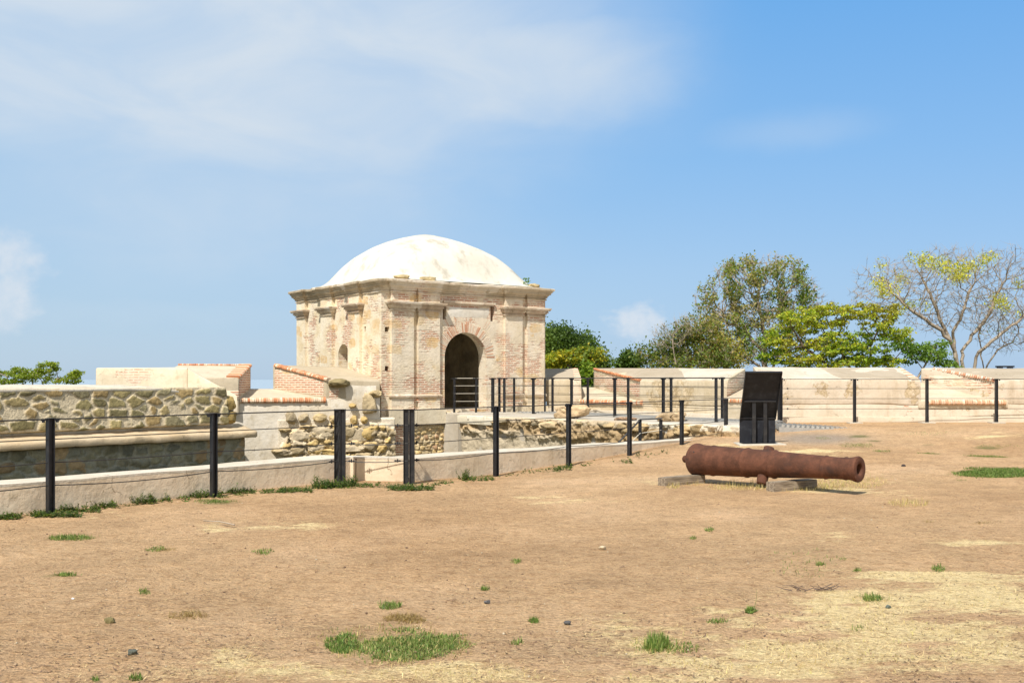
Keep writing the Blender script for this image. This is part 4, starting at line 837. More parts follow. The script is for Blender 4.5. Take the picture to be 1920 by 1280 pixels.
def fence(name, label, posts, zrail, heights, cat='cable fence', w_=.075, cabr=.0065, top_r=.009, sag=(0, 0, .02, .03), double=(), group=None, cmat='cable', pads=False, clamps=True, zbase=None, tens=()):
    """posts: plan points; zrail(i): top level; heights: fractions for the lower cables"""
    r = thing(name, (posts[0][0], posts[0][1], zbase(0)), label, cat, group=group)
    n = len(posts)
    for i, (x, y) in enumerate(posts):
        z0 = zbase(i)-.05; zt = zrail(i); a = posts[max(i-1, 0)]; b = posts[min(i+1, n-1)]; ang = atan2(b[1]-a[1], b[0]-a[0])
        R_ = Matrix.Rotation(ang, 3, 'Z'); offs = (-.5, .5) if i in double else (0,)
        for q_ in offs:
            mb = post_mesh(w_, w_*.85, zt-z0, lugs=not double or i not in double)
            cx = Vector((1, 0, 0))*(q_*(w_+.008))
            V = [R_ @ Vector(v) if i not in double else Vector(v)+cx for v in mb.V]
            mb.V = [tuple(v+Vector((x, y, z0))) for v in V]; mb.build('post', M['steel'], r, col=None)
        if pads: p_ = MB(); p_.box((x, y, zbase(i)+.0), (.34, .3, .05)); p_.build('footing_pad', M['concrete'], r, col=None)
    for lv, hh in enumerate([0]+list(heights)):
        mb = MB(); cls = []
        for i in range(n-1):
            a = Vector((*posts[i], zrail(i)-hh-(.006 if lv == 0 else 0))); b = Vector((*posts[i+1], zrail(i+1)-hh-(.006 if lv == 0 else 0))); k = 8; sg = sag[min(lv, 3)]*(.5+random.random())
            mb.tube([a.lerp(b, j/k)-Vector((0, 0, sg*4*(j/k)*(1-j/k))) for j in range(k+1)], top_r if lv == 0 else cabr, 5)
            if clamps and (i in tens or i+1 in tens) and lv > 0:
                dd = (b-a).normalized()
                if i in tens: cls.append((a+dd*.17, dd))
                if i+1 in tens: cls.append((b-dd*.17, dd))
        o = mb.build('cable', M[cmat], r, col=None)
        for p_, d_ in cls: clamp_mb(p_, d_).build('tensioner', M['steel'], o, col=None)
    return r
def pline(p, ss): return [along(p, s) for s in ss]
near = pline(PA, [-6.8, -4.53, -2.27, 0, 2.28, 4.55])+[(-1.535, 15.9)]+pline(PB, [.0, 2.17, 4.35, 6.56, 8.75])
near[5] = (-2.56, 15.87)
fence('cable_fence', 'nearest black steel post and wire fence beside the kerb wall, crossing the whole left half', near, lambda i: 1.10, (.235, .50, .76), double=(5, 6), tens=(5, 6), zbase=lambda i: gzf(*near[i]), w_=.078)
f1 = [(-.42, 35.0-.25), (-.2, 34.45)]
F1 = [(-.62, 33.9), (-.26, 33.85+.2), (.67, 33.3), (1.78, 31.75), (2.9, 30.1), (4.0, 28.2), (5.07, 26.4), (6.86, 27.2)]
F1 = [(-.59, 33.4), (-.24, 33.3), (.66, 33.0), (1.77, 31.7), (2.9, 30.1), (4.0, 28.2), (5.07, 26.5), (6.79, 27.1)]
fence('cable_fence', 'black post and wire fence along the ditch side of the terrace walkway', F1, lambda i: 1.585, (.24, .50, .76), double=(), zbase=lambda i: TER, w_=.07, sag=(0, 0, 0, 0), clamps=False)
F2 = [(-.40, 33.75), (.067, 34.3), (1.06, 34.35), (1.30, 34.2), (2.36, 33.2), (3.42, 31.4), (4.40, 29.5), (5.5, 27.9)]
fence('cable_fence', 'black post and wire fence on the rampart side of the terrace walkway', F2, lambda i: 1.60, (.24, .50, .76), double=(), zbase=lambda i: TER, w_=.062, sag=(0, 0, 0, 0), clamps=False)
F3 = [(6.86, 27.2), (8.75, 27.25), (10.62, 27.3), (12.42, 27.35), (14.2, 27.4), (16.0, 27.45)]
fence('cable_fence', 'dark steel post and wire fence in front of the long cream rampart on the right', F3, lambda i: 1.56, (.245, .5, .76), double=(), tens=(0,), zbase=lambda i: gzf(*F3[i]), w_=.07, sag=(0, 0, 0, 0), pads=True)
F5 = [(5.07, 26.5), (5.9, 26.8), (6.8, 27.18)]
fence('door_railing', 'short railing with bright wires across the arched doorway of the guardhouse', [(-1.79, 33.05), (-1.12, 33.25), (-.62, 33.38)], lambda i: 1.59, (.24, .48, .72), cat='railing', zbase=lambda i: TER+.03, w_=.062, sag=(0, 0, 0, 0), cmat='cable_bright', clamps=False, cabr=.007)
# small railing down in the ditch
dr = thing('ditch_railing', (3.0, 25.2, -1), 'small black steel stair railing in the ditch, sloping down left behind the near fence', 'railing')
for px in (1200, 1239):
    mb = post_mesh(.075, .065, 1.68, False); x, y = xyat(px, 25.6); mb.V = [(v[0]+x, v[1]+y, v[2]-1.1) for v in mb.V]; mb.build('post', M['steel'], dr, col=None)
a, b, c_ = W(1160, 829, 25.4), W(1201, 786, 25.6), W(1242, 784, 25.6)
mb = MB(); mb.tube([a, b], .022, 6); mb.tube([b, c_], .02, 6); mb.build('handrail', M['steel'], dr, col=None)
mb = MB(); mb.tube([W(1176, 836, 25.4), W(1200, 812, 25.6)], .01, 5); mb.tube([W(1200, 812, 25.6), W(1240, 806, 25.6)], .008, 5); mb.build('cable', M['cable_bright'], dr, col=None)
# thin stake at the step of the kerb
st = MB(); x, y = xyat(667, 16.15); st.tube([(x, y, -.02), (x+.004, y, .34)], .007, 6); st.box((x+.004, y, .345), (.03, .012, .012)); st.box((x, y, .0), (.03, .012, .012))
tag(st.build('stake', M['rust'], None, col=None), 'thin rusty iron stake upright against the step of the kerb wall', 'stake')
# grating walkway
wk = thing('grating_walkway', (6.3, 26, TER), 'grey steel grating walkway on the terrace, ending in a slatted ramp behind the sign', 'walkway')
pts = [(.2, 33.75), (1.2, 33.65), (2.1, 32.5), (3.15, 30.75), (4.2, 28.85), (5.25, 27.2), (6.4, 26.2)]
mb = MB()
for a, b in zip(pts[:-1], pts[1:]):
    a, b = Vector(a), Vector(b); d_ = (b-a).normalized(); n_ = Vector((-d_.y, d_.x))*.55; L = (b-a).length
    mb.hex(slab([a-n_, b-n_, b+n_, a+n_], TER-.004, TER+.03))
mb.build('deck', M['galv'], wk, col=None)
mb = MB()
for a, b in zip(pts[:-1], pts[1:]):
    a, b = Vector(a), Vector(b); d_ = (b-a).normalized(); n_ = Vector((-d_.y, d_.x))*.5; L = (b-a).length; x = 0
    while x < L: p = a+d_*x; mb.hex(slab([p-n_, p-n_+d_*.02, p+n_+d_*.02, p+n_], TER+.028, TER+.045)); x += .12
mb.build('slats', M['galv'], wk, col=None)
mb = MB(); mc = MB()
for k in range(15):
    x = 6.35+k*.13; y0, y1 = 25.2+.045*k, 26.6-.0*k; z = TER-.0-.0075*k
    mb.hex([(x, y0, z-.14), (x+.045, y0, z-.14), (x+.16, y1, z-.14), (x+.11, y1, z-.14), (x+.03, y0, z+.005), (x+.10, y0, z-.02), (x+.21, y1, z-.02), (x+.14, y1, z+.005)])
mc.hex([(6.3, 25.16, TER-.24), (8.4, 25.8, .24), (8.4, 25.85, .24), (6.3, 25.21, TER-.24), (6.3, 25.16, TER-.06), (8.4, 25.8, TER-.16), (8.4, 25.85, TER-.16), (6.3, 25.21, TER-.06)])
mb.build('ramp_slats', M['galv'], wk, col=None); mc.build('ramp_edge', M['galv'], wk, col=None)

# ------------------------------------------------------------------ information panel seen from behind
Y0 = 22.7; X0 = (1387-CX)/FP*Y0; X1 = (1453.5-CX)/FP*Y0; zg = gzf(5.2, Y0)
sg = thing('information_panel', ((X0+X1)/2, Y0, zg), 'tall black steel information panel seen from behind, its upper plate leaning forward', 'information panel')
tp = Vector((0, -.56, 1.0)); zk = .72; zt_ = 1.72; th_ = .03
def pq(x, f, off=0.0):   # point up the leaning plate
    return Vector((x, Y0-.56*f*(zt_-zk), zk+f*(zt_-zk)))+Vector((0, -.87, -.49))*off
mb = MB(); mb.hex(slab([(X0, Y0), (X1, Y0), (X1, Y0+th_), (X0, Y0+th_)], zg+.02, zk)); mb.build('lower_plate', M['panel'], sg, col=None)
mb = MB(); a = [pq(X0, 0), pq(X1, 0), pq(X1, 0)+Vector((0, th_, 0)), pq(X0, 0)+Vector((0, th_, 0))]; b = [pq(X0, 1), pq(X1, 1), pq(X1, 1)+Vector((0, th_, 0)), pq(X0, 1)+Vector((0, th_, 0))]
mb.hex(a+b); mb.build('leaning_plate', M['panel'], sg, col=None)
mb = MB()
for s in (0, 1):  # folded side flanges
    x = X0 if s == 0 else X1; mb.hex([pq(x-.006, 0), pq(x+.006, 0), pq(x+.006, 0, .05), pq(x-.006, 0, .05), pq(x-.006, 1), pq(x+.006, 1), pq(x+.006, 1, .05), pq(x-.006, 1, .05)])
mb.hex([pq(X0, .985), pq(X1, .985), pq(X1, .985, .05), pq(X0, .985, .05), pq(X0, 1.0), pq(X1, 1.0), pq(X1, 1.0, .05), pq(X0, 1.0, .05)]); fixnormals(mb.build('rim', M['steel'], sg, col=None))
fb_ = .37; zb_ = zk+fb_*(zt_-zk); yb_ = Y0-.56*fb_*(zt_-zk)
mb = MB(); mb.box(((X0+X1)/2+.0, yb_-.02, zb_), (X1-X0-.09, .035, .03)); mb.build('cross_bar', M['steel'], sg, col=None)
mb = MB(); mb.box(((X0+X1)/2, Y0-.012, zk+.005), (X1-X0-.02, .03, .02)); mb.build('cross_bar', M['steel'], sg, col=None)
for px in (1413.5, 1434.5):
    x = (px-CX)/FP*(Y0-.2)
    mb = MB(); y1 = yb_-.0
    mb.hex([(x-.01, y1, zg), (x+.012, y1, zg), (x+.012, Y0, zg), (x-.01, Y0, zg), (x-.01, y1, zb_), (x+.012, y1, zb_), (x+.012, y1+.01, zb_), (x-.01, y1+.01, zb_)])
    mb.box((x, y1-.006, (zg+zb_)/2), (.075, .012, zb_-zg)); mb.build('rib', M['steel'], sg, col=None)
mb = MB(); mb.box(((X0+X1)/2, Y0-.1, zg+.012), (X1-X0-.02, .35, .018)); mb.build('base_plate', M['steel'], sg, col=None)
pad = rough('concrete_pad', [slab([(X0-.08, Y0-.42), (X1+.14, Y0-.42), (X1+.14, Y0+.3), (X0-.08, Y0+.3)], zg-.15, zg+.012)], M['concrete'], None, res=.3, amp=.01, bevel=.012); tag(pad, 'thin pale concrete pad under the black information panel', 'concrete pad')

# ------------------------------------------------------------------ cannon
bre = Vector((2.76, 16.2, .335)); muz = Vector((4.66, 14.3, .345)); ax_ = (muz-bre); CL = ax_.length; ax_.normalize()
hz_ = Vector((-ax_.y, ax_.x, 0)).normalized(); up_ = ax_.cross(hz_).normalized(); up_ = up_ if up_.z > 0 else -up_
can = thing('cannon', (bre.x*.5+muz.x*.5, bre.y*.5+muz.y*.5, .1), 'old rust-brown iron cannon barrel lying on two timber blocks', 'cannon')
def lathe(name, prof, mat, parent, n=56, c0=bre, a=ax_, u=hz_, v_=up_, smooth=True, amp=.0):
    V = []; F = []
    for s, r in prof:
        for j in range(n):
            th = 2*pi*j/n; V.append(c0+a*s+(u*cos(th)+v_*sin(th))*r)
    for i in range(len(prof)-1):
        for j in range(n): F.append((i*n+j, i*n+(j+1) % n, (i+1)*n+(j+1) % n, (i+1)*n+j))
    V = np.array([tuple(p) for p in V])
    if amp: V = V+np.stack([fbm(V, 9, 4, 3), fbm(V, 9, 4, 31), fbm(V, 9, 4, 57)], 1)*amp
    return fixnormals_keep(mesh(name, V, F, mat, parent, smooth=True, sharp=40))
def fixnormals_keep(o):
    bm = bmesh.new(); bm.from_mesh(o.data); bmesh.ops.recalc_face_normals(bm, faces=bm.faces); bm.to_mesh(o.data); bm.free(); return o
rB, rM = .236, .136
P_ = [(-.06, .0), (-.06, .09), (-.035, .17), (-.01, .205), (.02, rB), (.05, rB+.012), (.10, rB+.010), (.13, rB-.004), (.16, rB-.008)]
s = .16
def rad(s): 
    return np.interp(s, [.16, .75, 1.30, CL-.32, CL-.16], [rB-.01, rB-.022, rB-.042, rM+.012, rM+.012])
for k in range(1, 42):
    s = .16+(CL-.48)*k/41
    r = rad(s)
    for c_, w_, h_ in ((.36, .02, .010), (.95, .022, .014), (1.40, .028, .018), (2.2, .02, .010)):
        r += h_*math.exp(-((s-c_)/w_)**2)
    P_.append((s, float(r)))
# finer rings round the mouldings
extra = []
for c_, w_, h_ in ((.36, .02, .010), (.95, .022, .014), (1.40, .028, .018), (2.2, .02, .010)):
    for q_ in np.linspace(-1.6, 1.6, 9): extra.append((c_+q_*w_, float(rad(c_+q_*w_)+h_*math.exp(-q_*q_))))
P_ = sorted(P_+[e for e in extra], key=lambda e: e[0])
for q_, r in ((CL-.30, rM+.013), (CL-.22, rM+.014), (CL-.20, rM+.022), (CL-.185, rM+.022), (CL-.17, rM+.012), (CL-.10, rM+.020), (CL-.05, rM+.036), (CL-.02, rM+.041), (CL-.0, rM+.032), (CL+.008, rM+.0), (CL+.007, .094), (CL-.0, .082), (CL-.03, .076), (CL-.6, .074), (CL-.6, .0)): P_.append((q_, r))
barrel = lathe('barrel', P_, M['rust'], can, amp=.0012)
lathe('cascabel', [(-.20, 0), (-.195, .03), (-.175, .052), (-.145, .058), (-.115, .05), (-.095, .034), (-.08, .036), (-.06, .06), (-.045, .09)], M['rust'], can, n=28)
ta = (up_*.92+hz_*-.38).normalized() if hz_.x < 0 else (up_*.92+hz_*.38).normalized()
tc = bre+ax_*1.25
for sgn in (1, -1):
    dq = ta*sgn; uu_ = ax_; v2 = dq.cross(uu_); ex = 0 if sgn > 0 else .055
    lathe('trunnion', [(.12, .082), (.19, .08), (.20+ex, .078), (.245+ex, .074), (.255+ex, .06), (.257+ex, 0)], M['rust'], can, n=26, c0=tc, a=dq, u=uu_, v_=v2, amp=.002)
p = bre+ax_*.13+up_*.12*1.0; 
vd = (up_*.55-hz_*(.83 if hz_.x > 0 else -.83)).normalized(); mb = MB(); c_ = bre+ax_*.14+vd*(rB-.002); mb.tube([c_-vd*.004, c_+vd*.006], .011, 8); mb.build('vent', M['cable'], can, col=None)
# timbers
def timber(pxl, pyl, dl, L, w_, h_, label, ang, end_dark=True):
    p = W(pxl, pyl, dl); z = gzf(p.x, p.y)-.012
    t_ = thing('timber_block', (p.x, p.y, z), label, 'timber block', group='timber blocks under the cannon', rz=ang)
    bm = bmesh.new(); bmesh.ops.create_cube(bm, size=1)
    for v in bm.verts: v.co = Vector(((v.co.x+.5)*L, (v.co.y+.5)*w_, (v.co.z+.5)*h_))
    bmesh.ops.bevel(bm, geom=list(bm.edges), offset=.008, segments=2, affect='EDGES'); bmesh.ops.subdivide_edges(bm, edges=[e for e in bm.edges if e.calc_length() > .3], cuts=12, use_grid_fill=True)
    for v in bm.verts: n_ = fbm(np.array([v.co[:]]), 9, 3, pxl)[0]; v.co += Vector((0, n_*.006, n_*.008))
    me = bpy.data.meshes.new('beam'); bm.to_mesh(me); bm.free(); me.materials.append(M['timber']); me.polygons.foreach_set('use_smooth', np.ones(len(me.polygons), bool)); me.set_sharp_from_angle(angle=radians(35))
    o = bpy.data.objects.new('beam', me); COL.objects.link(o); o.parent = t_; return t_
timber(1249, 910, 15.55, .82, .18, .135, 'weathered grey timber block lying under the breech of the rusty cannon', radians(36))
timber(1453, 922, 14.68, .86, .17, .145, 'weathered timber block with a dark end lying under the muzzle half of the rusty cannon', radians(33))

# ------------------------------------------------------------------ small things on the ground
def gp(px, py):
    d_ = EYE*FP/(py-HY)
    for _ in range(6): x = (px-CX)/FP*d_; d_ = (EYE-gzf(x, d_))*FP/(py-HY)
    return ((px-CX)/FP*d_, d_)
def pebble(px, py, s, col, label, seed):
    x, y = gp(px, py); mb = MB(); boulder_mb(mb, (x, y, gzf(x, y)+s*.22), (s, s*.8, s*.62), seed, col, 3, .4, .25)
    tag(mb.build('stone', M['stone'], None, smooth=True), label, 'stone')
pebble(1064, 1169, .045, (.09, .09, .09), 'dark grey egg-shaped stone on bare soil right of the big grass patch', 3)
pebble(913, 1130, .04, (.12, .12, .12), 'flat dark grey stone on bare soil above the right end of the big grass patch', 4)
pebble(205, 1166, .06, (.2, .17, .08), 'olive-brown stone on bare soil at the lower left', 6)
pebble(248, 1225, .055, (.11, .12, .10), 'flat dark chip of stone near the bottom left edge', 7)
pebble(136, 1123, .022, (.75, .76, .76), 'tiny white pebble on the soil at the left', 8)
pebble(1694, 875, .07, (.07, .06, .06), 'small black stone on bare soil right of the cannon muzzle', 9)
pebble(1666, 1139, .04, (.16, .19, .16), 'small grey-green stone in the dry straw at lower right', 10)
pebble(480, 914, .28, (.68, .62, .5), 'pale broken stone half buried at the foot of the kerb wall', 12)
pebble(323, 925, .18, (.52, .45, .4), 'rounded pinkish stone among weeds at the foot of the kerb wall', 13)
pebble(30, 952, .42, (.7, .66, .54), 'pale plaster lump at the foot of the kerb wall at far left', 14)
pebble(1130, 1030, .07, (.6, .5, .34), 'flat tan stone on an orange soil spot in the middle of the field', 15)
# twigs
mb = MB(); x, y = gp(1522, 1107); rs = random.Random(3)
for k in range(16):
    a = rs.uniform(-.4, .4)+(pi if rs.random() < .5 else 0); L = rs.uniform(.06, .16); sx = x+rs.uniform(-.16, .16); sy = y+rs.uniform(-.04, .04); z = gzf(sx, sy)+.006
    mb.tube([(sx, sy, z), (sx+cos(a)*L*.5, sy+sin(a)*L*.5, z+rs.uniform(.0, .03)), (sx+cos(a)*L, sy+sin(a)*L*.8, z+rs.uniform(0, .05))], [.004, .003, .0015], 4)
tag(mb.build('dead_twigs', M['bark_dark'], None, col=None), 'tangle of dead brown twigs lying on dry straw at lower right', 'twigs')
mb = MB(); a = gp(382, 979); b = gp(440, 987); mb.tube([(a[0], a[1], .02), ((a[0]+b[0])/2, (a[1]+b[1])/2+.02, .03), (b[0], b[1], .02)], [.006, .008, .01], 5); tag(mb.build('dry_stalk', M['bark'], None, col=None), 'long pale dry stalk lying on the grass at the left', 'stalk')
# ------------------------------------------------------------------ grass, straw, weeds
def blades(name, px, py, n, hgt, wid, cols, mat, label, cat=None, kind='stuff', lay=0.0, seed=1, clumpy=0, accept=None):
    """thin blades rooted at the given plan points; lay 0 upright .. 1 flat"""
    rs = np.random.RandomState(seed); x, y = px, py; n = len(x); z = gz(x, y)+.018*fbm(np.stack([x, y, 0*x], 1), .6, 3, 4)+.010*fbm(np.stack([x, y, 0*x], 1), 3.0, 3, 9)-.002
    h = hgt[0]+(hgt[1]-hgt[0])*rs.rand(n)**1.6; wd = wid[0]+(wid[1]-wid[0])*rs.rand(n); az = rs.rand(n)*2*pi
    tilt = np.clip(lay+(.35*rs.randn(n) if lay < .7 else -.06*np.abs(rs.randn(n))), 0, .985)*pi/2
    dx, dy, dz = np.cos(az)*np.sin(tilt), np.sin(az)*np.sin(tilt), np.cos(tilt)
    sx, sy = -np.sin(az)*wd/2, np.cos(az)*wd/2
    B = np.stack([x, y, z], 1); Dv = np.stack([dx, dy, dz], 1)*h[:, None]; Sv = np.stack([sx, sy, 0*sx], 1)
    if lay > .6: B[:, 2] += .003+.006*rs.rand(n)
    bend = np.stack([dx, dy, -.35*np.ones(n)], 1)*(h*.22)[:, None] if lay < .6 else np.stack([sx*8*rs.randn(n), sy*8*rs.randn(n), 0*dx], 1)
    V = np.stack([B-Sv, B+Sv, B+Dv*.55+Sv*.8, B+Dv*.55-Sv*.8, B+Dv+bend], 1).reshape(-1, 3)
    V[:, 2] = np.maximum(V[:, 2], np.repeat(z, 5)+.001)
    k = np.arange(n)*5
    F3 = np.concatenate([np.stack([k, k+1, k+2], 1), np.stack([k, k+2, k+3], 1), np.stack([k+3, k+2, k+4], 1)])
    cols = np.array(cols); C = cols[rs.randint(len(cols), size=n)]*(.75+.5*rs.rand(n))[:, None]; C = np.repeat(C, 5, 0)
    o = mesh(name, V, F3, mat, None, col=np.clip(C, .005, .9)); return tag(o, label, cat, kind=kind)
def scatter_px(n, ylo, yhi, seed, xlo=-120, xhi=2040):
    rs = np.random.RandomState(seed); d_ = EYE*FP/(ylo+(yhi-ylo)*rs.rand(n)-HY); x = (xlo+(xhi-xlo)*rs.rand(n)-CX)/FP*d_
    return x, d_
def masks(x, y):
    P = np.stack([x, y, 0*x], 1); z = gz(x, y); px = x/y*FP+CX; py = HY+(EYE-z)*FP/y; return px, py, P
def infield(x, y, off=.0): return inpoly(x, y, [along(K1, -34, off), along(K1, 0, off), along(K2, 0, off), along(K2, 9, off), (4.9, 24.2), (6.2, 24.8), (6.6, 27.7), (60, 27.7), (60, -12)])
# straw litter
x, y = scatter_px(230000, 812, 1330, 5); px, py, P = masks(x, y); rs = np.random.RandomState(9)
s_ = strawmask(x, y, px, py, P); keep = infield(x, y, .05) & (rs.rand(len(x)) < np.clip(.12+1.0*s_, 0, 1)*np.clip(.55+1.3*fbm(P, 2.3, 3, 87), .12, 1))
x, y = x[keep], y[keep]
blades('straw_litter', x, y, 0, (.012, .06), (.0012, .0030), [(.68, .50, .25), (.76, .60, .32), (.56, .40, .2), (.46, .30, .16), (.72, .56, .27), (.38, .25, .14)], M['straw'], None, lay=.97, seed=4)
# short dry standing grass where the straw is thick
x, y = scatter_px(60000, 815, 1330, 15); px, py, P = masks(x, y); s_ = strawmask(x, y, px, py, P); keep = infield(x, y, .05) & (rs.rand(len(x)) < np.clip(s_-.35, 0, 1)*.9); x, y = x[keep], y[keep]
blades('dry_grass', x, y, 0, (.012, .045), (.002, .004), [(.66, .52, .26), (.72, .60, .32), (.58, .46, .2), (.5, .45, .16)], M['grass'], None, lay=.62, seed=6)
# dark bits of earth and chaff
x, y = scatter_px(16000, 812, 1330, 25); px, py, P = masks(x, y); keep = infield(x, y, .05) & (fbm(P, 1.7, 4, 17) > -.05); x, y = x[keep], y[keep]
blades('chaff', x, y, 0, (.012, .05), (.004, .010), [(.2, .13, .08), (.28, .17, .10), (.15, .10, .07), (.32, .2, .12)], M['straw'], None, lay=.96, seed=7)
# clods
rsn = np.random.RandomState(77); x, y = scatter_px(2600, 800, 1320, 35); keep = infield(x, y, .1) & (rsn.rand(len(x)) < .75); x, y = x[keep], y[keep]; n = len(x)
oc = np.array([(1, 0, 0), (0, 1, 0), (-1, 0, 0), (0, -1, 0), (0, 0, 1), (0, 0, -1)], float); of = np.array([(0, 1, 4), (1, 2, 4), (2, 3, 4), (3, 0, 4), (1, 0, 5), (2, 1, 5), (3, 2, 5), (0, 3, 5)])
sz = (.002+.008*rsn.rand(n)**4)*(1+.05*y); V = np.stack([x, y, gz(x, y)+.002], 1)[:, None]+oc[None]*sz[:, None, None]*(.5+rsn.rand(n, 6, 1))*np.array((1, 1, .7))
F = (of[None]+np.arange(n)[:, None, None]*6).reshape(-1, 3); cc = np.array([(.3, .2, .12), (.4, .29, .18), (.18, .12, .08), (.5, .42, .3)])[rsn.randint(4, size=n)]
tag(mesh('soil_crumbs', V.reshape(-1, 3), F, M['straw'], None, col=np.repeat(cc, 6, 0)), kind='stuff')
# green turf patches
def patch_pts(lst, seed, off=.0, amp=.55):
    rs = np.random.RandomState(seed); X = []; Y = []
    for cx, cy, rx, ry, n in lst:
        a = rs.rand(n)*2*pi; r = np.where(rs.rand(n) < .72, np.sqrt(rs.rand(n))*1.1, np.abs(rs.randn(n))*.9); px = cx+rx*r*np.cos(a); py = cy+ry*r*np.sin(a); d_ = EYE*FP/(py-HY)
        for _ in range(3): x = (px-CX)/FP*d_; d_ = (EYE-gz(x, d_))*FP/(py-HY)
        x = (px-CX)/FP*d_; P = np.stack([x, d_, 0*x], 1); k = (r+amp*2.0*fbm(P, 5.0/np.sqrt(d_.mean()/6), 5, cx)) < .95+.25*rs.rand(n)**3*(1 if n > 300 else 0)
        X.append(x[k]); Y.append(d_[k])
    return np.concatenate(X), np.concatenate(Y)
GC = [(.10, .17, .03), (.14, .23, .04), (.18, .27, .06), (.08, .13, .03), (.24, .27, .08), (.40, .38, .15)]
x, y = patch_pts([(755, 1208, 90, 29, 8200), (825, 1203, 66, 16, 2600), (700, 1216, 30, 14, 600)], 3, amp=.8)
blades('grass_patch', x, y, 0, (.012, .035), (.003, .006), GC, M['grass'], 'broad low patch of bright green grass in the foreground soil', 'grass patch', lay=.45, seed=8)
x, y = patch_pts([(642, 1206, 30, 18, 2200)], 13)
blades('grass_patch', x, y, 0, (.012, .035), (.003, .006), GC[:4], M['grass'], 'small dark green grass patch just left of the broad one in the foreground', 'grass patch', lay=.45, seed=8)
x, y = patch_pts([(1875, 884, 88, 9.5, 16000)], 23)
blades('grass_patch', x, y, 0, (.015, .05), (.006, .012), GC[:5], M['grass'], 'flat mown-looking green grass patch at the right edge of the field', 'grass patch', lay=.4, seed=9)
x, y = patch_pts([(1228, 1208, 26, 12, 900)], 33)
blades('grass_tuft', x, y, 0, (.03, .09), (.003, .006), [(.14, .22, .04), (.2, .28, .07), (.3, .33, .1), (.1, .17, .03)], M['grass'], 'upright yellow-green grass tuft in straw near the bottom middle', 'grass tuft', kind='stuff', lay=.2, seed=10)
tufts = [(125, 1008, 46, 5, 1500), (300, 1029, 26, 6, 500), (120, 1078, 22, 3, 350), (490, 1037, 24, 6, 350), (1405, 1146, 10, 5, 300), (1636, 1122, 18, 5, 500), (733, 1135, 20, 7, 500), (970, 1052, 14, 5, 260), (1000, 1163, 9, 4, 200), (908, 1103, 9, 3, 160), (1538, 1059, 12, 4, 180), (1608, 1070, 12, 3, 160), (1580, 1048, 9, 3, 50), (1330, 995, 8, 3, 140), (1300, 1010, 6, 2, 70), (1760, 1067, 12, 5, 250), (1610, 818, 34, 3, 700), (1850, 839, 44, 5, 1300), (1742, 834, 20, 3, 300), (1650, 827, 18, 2, 300), (1350, 829, 40, 4, 900), (1270, 1214, 40, 10, 350), (405, 941, 38, 5, 900), (270, 1108, 12, 5, 160), (965, 1205, 14, 5, 120), (180, 1272, 14, 4, 160), (255, 1271, 14, 4, 160), (1510, 1057, 70, 26, 260), (1345, 1165, 20, 4, 200), (1800, 900, 10, 2, 60), (1605, 1180, 20, 6, 90), (1760, 805, 60, 2, 400), (1870, 820, 40, 3, 300), (1540, 808, 20, 2, 200)]
x, y = patch_pts(tufts, 43, amp=.7)
blades('grass', x, y, 0, (.012, .05), (.003, .007), GC[:5]+[(.2, .24, .06)], M['grass'], None, lay=.4, seed=11)
x, y = patch_pts([(760, 1160, 38, 9, 1500), (310, 1030, 22, 4, 300), (355, 1153, 36, 9, 700), (1850, 980, 30, 4, 300), (1740, 979, 20, 3, 200)], 53, amp=.8)
blades('withered_grass', x, y, 0, (.012, .045), (.002, .005), [(.3, .2, .07), (.22, .16, .06), (.4, .3, .12)], M['grass'], None, lay=.6, seed=12)
x, y = patch_pts([(760, 1208, 125, 40, 1500), (640, 1206, 45, 26, 350), (1230, 1212, 60, 20, 500), (1875, 884, 110, 13, 900), (125, 1008, 60, 8, 200), (1636, 1124, 40, 9, 160), (430, 925, 60, 8, 300), (90, 960, 90, 7, 350), (600, 914, 60, 7, 300), (770, 914, 60, 7, 300)], 73, amp=.5)
blades('withered_grass', x, y, 0, (.012, .05), (.002, .005), [(.45, .34, .14), (.3, .27, .08), (.58, .46, .2), (.2, .22, .06), (.16, .24, .05)], M['grass'], None, lay=.5, seed=19)
x, y = patch_pts([(1290, 905, 40, 6, 500), (1385, 912, 60, 8, 900), (1480, 915, 70, 8, 900), (1590, 905, 70, 12, 1300), (1550, 915, 60, 6, 500), (1262, 912, 12, 5, 200), (1700, 945, 40, 5, 300)], 63, amp=.6)
blades('dry_grass', x, y, 0, (.02, .11), (.003, .006), [(.62, .5, .22), (.5, .42, .16), (.34, .33, .1), (.7, .58, .3)], M['grass'], None, lay=.35, seed=13)
